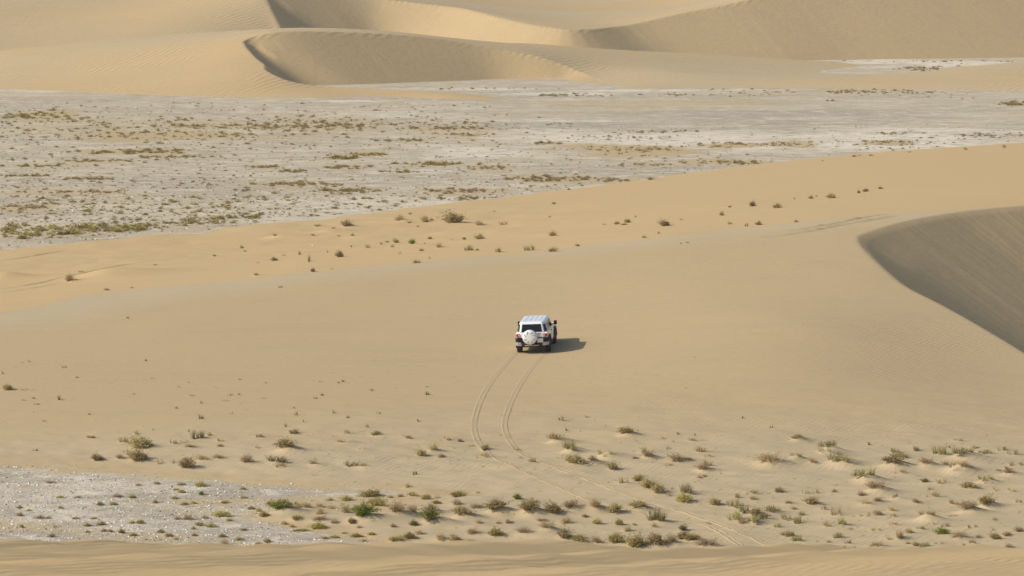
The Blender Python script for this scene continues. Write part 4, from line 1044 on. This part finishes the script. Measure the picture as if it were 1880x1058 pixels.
track_object('old_tyre_track', [(-10, 481), (30, 475), (75, 467), (120, 459)], 0.45, 0.035, 'upper old wheel rut along the golden flank at far left', rut=False, taper=20, mat=M_track_gold)

# ------------------------------------------------------------------ the white off-road car
def paint(name, c, rough=0.35, metal=0.0, coat=0.0, dust=0.0):
    k = NT(name)
    base = c
    if dust:
        n = k.noise(k.obj(), 2.5, 4, 0.6)
        base = k.mix(k.math('MULTIPLY', k.ramp(n, 0.4, 0.75), dust), c, (0.47, 0.38, 0.25, 1))
        k.l(base, k.b.inputs['Base Color'])
    else:
        k.b.inputs['Base Color'].default_value = c
    k.b.inputs['Roughness'].default_value = rough
    k.b.inputs['Metallic'].default_value = metal
    k.b.inputs['Coat Weight'].default_value = coat
    return k.m
C_white = paint('white_car_paint', (0.83, 0.84, 0.84, 1), 0.3, 0, 0.5, 0.03)
C_black = paint('black_plastic', (0.014, 0.014, 0.016, 1), 0.5)
C_glass = paint('tinted_glass', (0.012, 0.014, 0.020, 1), 0.08)
C_tyre = paint('tyre_rubber', (0.018, 0.017, 0.017, 1), 0.85, 0, 0, 0.05)
C_rim = paint('grey_alloy', (0.42, 0.42, 0.43, 1), 0.35, 0.7)
C_silver = paint('silver_bumper_paint', (0.40, 0.41, 0.43, 1), 0.35, 0.3, 0.3, 0.06)
C_red = paint('red_lens', (0.50, 0.02, 0.02, 1), 0.15, 0, 0.6)
C_reflector = paint('dull_red_reflector', (0.16, 0.012, 0.012, 1), 0.4)
C_clear = paint('clear_lens', (0.65, 0.65, 0.66, 1), 0.1, 0, 0.6)
C_plate = paint('number_plate_white', (0.72, 0.73, 0.74, 1), 0.5)
for m_ in (C_glass, C_black): m_.node_tree.nodes['Principled BSDF'].inputs['Specular IOR Level'].default_value = 0.22
C_dark = paint('dark_underbody', (0.015, 0.014, 0.013, 1), 0.8)
C_groove = paint('cover_groove_grey', (0.22, 0.22, 0.23, 1), 0.5)

def finish(name, bm, mats, parent, bevel=0.0, seg=2, smooth=True, angle=35):
    bmesh.ops.recalc_face_normals(bm, faces=bm.faces[:])
    me = bpy.data.meshes.new(name)
    bm.to_mesh(me); bm.free()
    for m in (mats if isinstance(mats, list) else [mats]): me.materials.append(m)
    if smooth:
        me.polygons.foreach_set('use_smooth', np.ones(len(me.polygons), bool))
    o = bpy.data.objects.new(name, me); col.objects.link(o)
    if parent: o.parent = parent
    if bevel:
        b = o.modifiers.new('bevel', 'BEVEL'); b.width = bevel; b.segments = seg; b.limit_method = 'ANGLE'; b.angle_limit = math.radians(angle)
        b.harden_normals = False
    if smooth:
        o.modifiers.new('weighted', 'WEIGHTED_NORMAL').keep_sharp = True
    return o

def box(bm, c, s, taper=1.0, mat=0, rot=None):
    vs = []
    for z in (-1, 1):
        t = taper if z > 0 else 1.0
        for x, y in ((-1, -1), (1, -1), (1, 1), (-1, 1)):
            v = Vector((x * s[0] / 2 * t, y * s[1] / 2 * t, z * s[2] / 2))
            if rot: v.rotate(rot)
            vs.append(bm.verts.new(v + Vector(c)))
    for f in ((3, 2, 1, 0), (4, 5, 6, 7), (0, 1, 5, 4), (1, 2, 6, 5), (2, 3, 7, 6), (3, 0, 4, 7)):
        bm.faces.new([vs[i] for i in f]).material_index = mat

def extrude_profile(bm, prof, sections, mat=0):
    """profile of (y, z) swept along x; sections: (x, inset) pairs"""
    rings = []
    cy = sum(p[0] for p in prof) / len(prof); cz = sum(p[1] for p in prof) / len(prof)
    for x, k in sections:
        rings.append([bm.verts.new((x, cy + (y - cy) * k, cz + (z - cz) * k)) for y, z in prof])
    n = len(prof)
    for a, b in zip(rings[:-1], rings[1:]):
        for i in range(n):
            bm.faces.new((a[i], a[(i + 1) % n], b[(i + 1) % n], b[i])).material_index = mat
    for r in (rings[0], rings[-1]):
        f = bm.faces.new(r); f.material_index = mat
    bmesh.ops.triangulate(bm, faces=[f for f in bm.faces if len(f.verts) > 4])

def lathe(bm, prof, axis_c, seg=28, mat=0, axis='X'):
    rings = []
    for r, h in prof:
        ring = []
        for i in range(seg):
            a = 2 * math.pi * i / seg
            if axis == 'X': v = (h, r * math.cos(a), r * math.sin(a))
            else: v = (r * math.cos(a), h, r * math.sin(a))
            ring.append(bm.verts.new(Vector(v) + Vector(axis_c)))
        rings.append(ring)
    for a, b in zip(rings[:-1], rings[1:]):
        for i in range(seg):
            bm.faces.new((a[i], a[(i + 1) % seg], b[(i + 1) % seg], b[i])).material_index = mat
    if prof[0][0] > 0.001: bm.faces.new(rings[0]).material_index = mat
    if prof[-1][0] > 0.001: bm.faces.new(rings[-1]).material_index = mat

car = bpy.data.objects.new('off_road_car', None); col.objects.link(car)
car.empty_display_size = 0.5
tag(car, 'white boxy off-road car driving away up the dune with a covered spare wheel', 'car')
RA, FA = -1.30, 1.39          # axles
def arc(cy, r, a0, a1, n, cz=0.40):
    return [(cy + r * math.cos(math.radians(a0 + (a1 - a0) * i / n)), cz + r * math.sin(math.radians(a0 + (a1 - a0) * i / n))) for i in range(n + 1)]
prof = [(-2.06, 0.66), (-2.08, 0.95), (-2.05, 1.16), (-1.98, 1.22), (0.95, 1.22), (1.05, 1.20), (1.95, 1.13), (2.20, 1.06), (2.27, 0.95), (2.28, 0.62), (1.93, 0.52)]
prof += arc(FA, 0.50, 14, 166, 9) + [(0.86, 0.42), (-0.78, 0.42)] + arc(RA, 0.50, 14, 166, 9)
bm = bmesh.new()
extrude_profile(bm, prof, [(-0.885, 0.985), (-0.86, 1.0), (0.86, 1.0), (0.885, 0.985)])
body = finish('body', bm, C_white, car, 0.035, 3)

# cabin: ring of plan corners at the belt line and at the roof edge
low = [(-0.80, 0.98), (0.80, 0.98), (0.865, 0.62), (0.865, -1.70), (0.69, -2.02), (-0.69, -2.02), (-0.865, -1.70), (-0.865, 0.62)]
top = [(-0.66, 0.46), (0.66, 0.46), (0.715, 0.26), (0.715, -1.60), (0.60, -1.90), (-0.60, -1.90), (-0.715, -1.60), (-0.715, 0.26)]
cap = [(-0.58, 0.36), (0.58, 0.36), (0.62, 0.20), (0.62, -1.52), (0.53, -1.79), (-0.53, -1.79), (-0.62, -1.52), (-0.62, 0.20)]
ZL, ZT, ZC = 1.20, 1.725, 1.80
bm = bmesh.new()
R = [[bm.verts.new((x, y, z)) for x, y in ring] for ring, z in ((low, ZL), (top, ZT), (cap, ZC))]
for a, b in zip(R[:-1], R[1:]):
    for i in range(8):
        bm.faces.new((a[i], a[(i + 1) % 8], b[(i + 1) % 8], b[i]))
bm.faces.new(R[2]); bm.faces.new(R[0])
cabin = finish('cabin', bm, C_white, car, 0.085, 4, angle=12)
bm = bmesh.new()
for x in (-0.40, -0.13, 0.13, 0.40):
    box(bm, (x, -0.68, ZC + 0.008), (0.045, 1.9, 0.016), 0.7)
finish('roof_rib', bm, C_white, cabin, 0.008)
def pane(name, specs, parent, mat=C_glass, off=0.012):
    bm = bmesh.new()
    for i, u0, u1, v0, v1 in specs:
        p = [Vector((*low[i], ZL)), Vector((*low[(i + 1) % 8], ZL)), Vector((*top[(i + 1) % 8], ZT)), Vector((*top[i], ZT))]
        def at(u, v): return p[0].lerp(p[1], u).lerp(p[3].lerp(p[2], u), v)
        nrm = (p[1] - p[0]).cross(p[3] - p[0]).normalized()
        if nrm.dot((p[0] + p[1]) * 0.5 - Vector((0, -0.6, 1.3))) < 0: nrm = -nrm
        q = [at(u0, v0), at(u1, v0), at(u1, v1), at(u0, v1)]
        a = [bm.verts.new(w + nrm * off) for w in q]; b = [bm.verts.new(w - nrm * 0.02) for w in q]
        bm.faces.new(a); bm.faces.new(b[::-1])
        for j in range(4): bm.faces.new((a[j], b[j], b[(j + 1) % 4], a[(j + 1) % 4]))
    return finish(name, bm, mat, parent, smooth=False)
pane('rear_window', [(4, 0.075, 0.925, 0.10, 0.90)], cabin)
pane('windscreen', [(0, 0.05, 0.95, 0.12, 0.88)], cabin)
pane('quarter_window', [(3, 0.08, 0.86, 0.10, 0.86)], cabin)
pane('quarter_window', [(5, 0.14, 0.92, 0.10, 0.86)], cabin)
pane('side_window', [(2, 0.60, 0.90, 0.14, 0.84)], cabin)
pane('side_window', [(6, 0.10, 0.40, 0.14, 0.84)], cabin)
pane('door_window', [(2, 0.07, 0.46, 0.10, 0.86)], cabin)
pane('door_window', [(6, 0.54, 0.93, 0.10, 0.86)], cabin)
# doors: thin seams and handles
for sx in (-1, 1):
    bm = bmesh.new()
    y0, y1 = -0.42, 0.80
    box(bm, (sx * 0.884, (y0 + y1) / 2, 0.83), (0.016, y1 - y0, 0.70))
    d = finish('door', bm, C_white, car, 0.012)
    bm = bmesh.new(); box(bm, (sx * 0.902, y0 + 0.14, 1.07), (0.03, 0.17, 0.045))
    finish('handle', bm, C_black, d, 0.01)
    bm = bmesh.new(); box(bm, (sx * 0.886, y0 - 0.012, 0.83), (0.018, 0.014, 0.72))
    finish('door_seam', bm, C_dark, car, smooth=False)
    # mirrors
    bm = bmesh.new(); box(bm, (sx * 1.02, 0.70, 1.31), (0.17, 0.12, 0.23)); box(bm, (sx * 0.92, 0.72, 1.24), (0.12, 0.05, 0.05))
    finish('wing_mirror', bm, C_black, car, 0.03)
    # black sill
    bm = bmesh.new(); box(bm, (sx * 0.88, 0.05, 0.45), (0.10, 1.66, 0.13))
    finish('side_step', bm, C_black, car, 0.02)
    for ay in (RA, FA):
        bm = bmesh.new()
        o_, i_ = arc(ay, 0.605, -4, 184, 14), arc(ay, 0.49, -4, 184, 14)
        for x0, x1 in ((sx * 0.84, sx * 0.945),):
            A = [[bm.verts.new((x, y, z)) for y, z in c] for x in (x0, x1) for c in (o_, i_)]
            n = len(o_)
            for q in range(n - 1):
                bm.faces.new((A[0][q], A[0][q + 1], A[2][q + 1], A[2][q])); bm.faces.new((A[1][q], A[1][q + 1], A[3][q + 1], A[3][q]))
                bm.faces.new((A[2][q], A[2][q + 1], A[3][q + 1], A[3][q])); bm.faces.new((A[0][q], A[0][q + 1], A[1][q + 1], A[1][q]))
            for q in (0, n - 1): bm.faces.new((A[0][q], A[2][q], A[3][q], A[1][q]))
        finish('wheel_arch', bm, C_black, car, 0.015)
        wheel = bpy.data.objects.new('wheel', None); col.objects.link(wheel); wheel.parent = car
        wheel.location = (sx * 0.80, ay, 0.395)
        bm = bmesh.new()
        lathe(bm, [(0.235, -0.115), (0.34, -0.135), (0.385, -0.125), (0.402, -0.085), (0.404, 0.0), (0.402, 0.085), (0.385, 0.125), (0.34, 0.135), (0.235, 0.115)], (0, 0, 0), 32)
        for q in range(32):
            a = 2 * math.pi * q / 32
            box(bm, (0.055 * (1 if q % 2 else -1), 0.404 * math.cos(a), 0.404 * math.sin(a)), (0.12, 0.035, 0.022), rot=Matrix.Rotation(a - math.pi / 2, 3, 'X'))
        finish('tyre', bm, C_tyre, wheel, smooth=True)
        bm = bmesh.new()
        lathe(bm, [(0.238, -0.10), (0.236, sx * 0.05), (0.20, sx * 0.06), (0.06, sx * 0.045), (0.0, sx * 0.05)], (0, 0, 0), 24)
        for q in range(6):
            a = 2 * math.pi * q / 6
            box(bm, (sx * 0.075, 0.135 * math.cos(a), 0.135 * math.sin(a)), (0.045, 0.075, 0.20), rot=Matrix.Rotation(a - math.pi / 2, 3, 'X'))
        finish('rim', bm, C_rim, wheel, 0.008)
# underbody
bm = bmesh.new(); box(bm, (0, 0.05, 0.62), (1.30, 4.1, 0.46)); box(bm, (0, RA, 0.40), (1.40, 0.14, 0.14)); box(bm, (0, FA, 0.40), (1.40, 0.14, 0.14)); box(bm, (0.30, -1.90, 0.42), (0.10, 0.55, 0.10))
finish('underbody', bm, C_dark, car, 0.03)
# rear bumper
bm = bmesh.new()
pl = [(-0.93, -1.72), (-0.94, -1.98), (-0.80, -2.18), (0.80, -2.18), (0.94, -1.98), (0.93, -1.72), (0.84, -1.70), (-0.84, -1.70)]
vs = [[bm.verts.new((x, y, z)) for x, y in pl] for z in (0.66, 0.955)]
for i in range(8): bm.faces.new((vs[0][i], vs[0][(i + 1) % 8], vs[1][(i + 1) % 8], vs[1][i]))
bm.faces.new(vs[0]); bm.faces.new(vs[1])
rb = finish('rear_bumper', bm, C_black, car, 0.02)
bm = bmesh.new(); box(bm, (0, -2.10, 0.56), (1.30, 0.16, 0.22)); finish('bumper_valance', bm, C_dark, rb, 0.02)
bm = bmesh.new(); box(bm, (0.0, -2.21, 0.525), (0.78, 0.07, 0.06)); finish('bumper_step', bm, C_silver, rb, 0.015)
for sx in (-1, 1):
    bm = bmesh.new()
    pl = [(sx * 0.60, -2.20), (sx * 0.80, -2.195), (sx * 0.95, -1.99), (sx * 0.94, -1.80), (sx * 0.80, -1.82), (sx * 0.60, -2.0)]
    vs = [[bm.verts.new((x * (0.97 if z < 0.6 else 1), y, z)) for x, y in pl] for z in (0.50, 0.71)]
    for i in range(6): bm.faces.new((vs[0][i], vs[0][(i + 1) % 6], vs[1][(i + 1) % 6], vs[1][i]))
    bm.faces.new(vs[0]); bm.faces.new(vs[1])
    finish('bumper_end', bm, C_silver, rb, 0.025)
    bm = bmesh.new(); box(bm, (sx * 0.50, -2.19, 0.60), (0.15, 0.05, 0.075)); finish('reflector', bm, C_reflector, rb, 0.01)
    # tail lamps
    bm = bmesh.new(); box(bm, (sx * 0.765, -2.055, 1.075), (0.225, 0.12, 0.19)); lp = finish('tail_lamp', bm, C_red, car, 0.045, 3)
    bm = bmesh.new(); box(bm, (sx * 0.70, -2.105, 1.065), (0.055, 0.04, 0.08)); finish('reverse_lens', bm, C_clear, lp, 0.012)
    bm = bmesh.new(); lathe(bm, [(0.13, 0), (0.12, 0.04), (0.06, 0.06), (0, 0.065)], (sx * 0.66, 2.26, 0.92), 24, axis='Y'); finish('headlamp', bm, C_clear, car)
# tailgate
bm = bmesh.new(); box(bm, (0.02, -2.065, 1.02), (1.24, 0.05, 0.36)); tg = finish('tailgate', bm, C_white, car, 0.015)
bm = bmesh.new(); box(bm, (0.47, -2.205, 0.80), (0.31, 0.02, 0.215)); npl = finish('number_plate', bm, C_plate, car, 0.006)
bm = bmesh.new(); box(bm, (0.47, -2.187, 0.80), (0.36, 0.022, 0.25)); finish('plate_frame', bm, C_silver, npl, 0.008)
bm = bmesh.new(); box(bm, (0.42, -2.10, 1.175), (0.16, 0.05, 0.035)); finish('handle', bm, C_black, tg, 0.01)
# spare wheel under a white hard cover
bm = bmesh.new()
lathe(bm, [(0.0, -2.415), (0.20, -2.41), (0.30, -2.395), (0.37, -2.37), (0.405, -2.33), (0.412, -2.27), (0.408, -2.17), (0.38, -2.12), (0.0, -2.12)], (-0.09, 0, 1.0), 40, axis='Y')
sp = finish('spare_wheel_cover', bm, C_white, car)
bm = bmesh.new()
for a in (25, 65, 115, 155, 205, 245, 295, 335):
    r = math.radians(a)
    box(bm, (-0.09 + 0.27 * math.cos(r), -2.403, 1.0 + 0.27 * math.sin(r)), (0.17, 0.03, 0.028), rot=Matrix.Rotation(-r + 0.5, 3, 'Y'))
finish('cover_groove', bm, C_groove, sp, 0.004)
bm = bmesh.new(); box(bm, (-0.09, -2.10, 1.0), (0.30, 0.10, 0.30)); finish('spare_wheel_bracket', bm, C_dark, car, 0.02)
# front
bm = bmesh.new(); box(bm, (0, 2.275, 0.92), (1.20, 0.03, 0.20)); finish('grille', bm, C_black, car, 0.01)
bm = bmesh.new(); box(bm, (0, 2.27, 0.62), (1.78, 0.22, 0.24)); finish('front_bumper', bm, C_silver, car, 0.05)
bm = bmesh.new(); box(bm, (-0.02, 1.07, 1.235), (1.2, 0.05, 0.03)); finish('wiper', bm, C_black, car, 0.008)

# stand the car on the dune: all four tyres on the sand
CAR_YAW = math.radians(7.0)
x0, y0, z0, s_ = ground_hit(981, 646)
right = Vector((math.cos(CAR_YAW), -math.sin(CAR_YAW), 0)); fwd = Vector((math.sin(CAR_YAW), math.cos(CAR_YAW), 0))
org = Vector((x0, y0, 0)) - fwd * RA
def gz(lx, ly):
    q = org + right * lx + fwd * ly
    return float(mid_height(np.array([q.x]), np.array([q.y]))[0])
zr = (gz(-.8, RA) + gz(.8, RA)) / 2; zf = (gz(-.8, FA) + gz(.8, FA)) / 2
zl = (gz(-.8, RA) + gz(-.8, FA)) / 2; zz = (gz(.8, RA) + gz(.8, FA)) / 2
fv = (fwd * (FA - RA) + Vector((0, 0, zf - zr))).normalized()
rv = (right * 1.6 + Vector((0, 0, zz - zl))).normalized()
uv = rv.cross(fv).normalized(); rv = fv.cross(uv).normalized()
zc = zr + (zf - zr) * (0 - RA) / (FA - RA)
car.matrix_world = Matrix(((rv.x, fv.x, uv.x, org.x), (rv.y, fv.y, uv.y, org.y), (rv.z, fv.z, uv.z, zc - 0.02), (0, 0, 0, 1)))

# ------------------------------------------------------------------ dusty air
bm = bmesh.new(); box(bm, (0, 500, 19.5), (2400, 1400, 75))
haze_m = bpy.data.materials.new('dusty_air'); haze_m.use_nodes = True
ht = haze_m.node_tree; ht.nodes.clear()
ho = ht.nodes.new('ShaderNodeOutputMaterial'); hv = ht.nodes.new('ShaderNodeVolumePrincipled')
hv.inputs['Color'].default_value = (0.86, 0.84, 0.82, 1); hv.inputs['Density'].default_value = 0.00010
ht.links.new(hv.outputs[0], ho.inputs['Volume'])
haze = finish('haze', bm, haze_m, None, smooth=False)
tag(haze, 'thin dusty air over the dunes', kind='stuff')
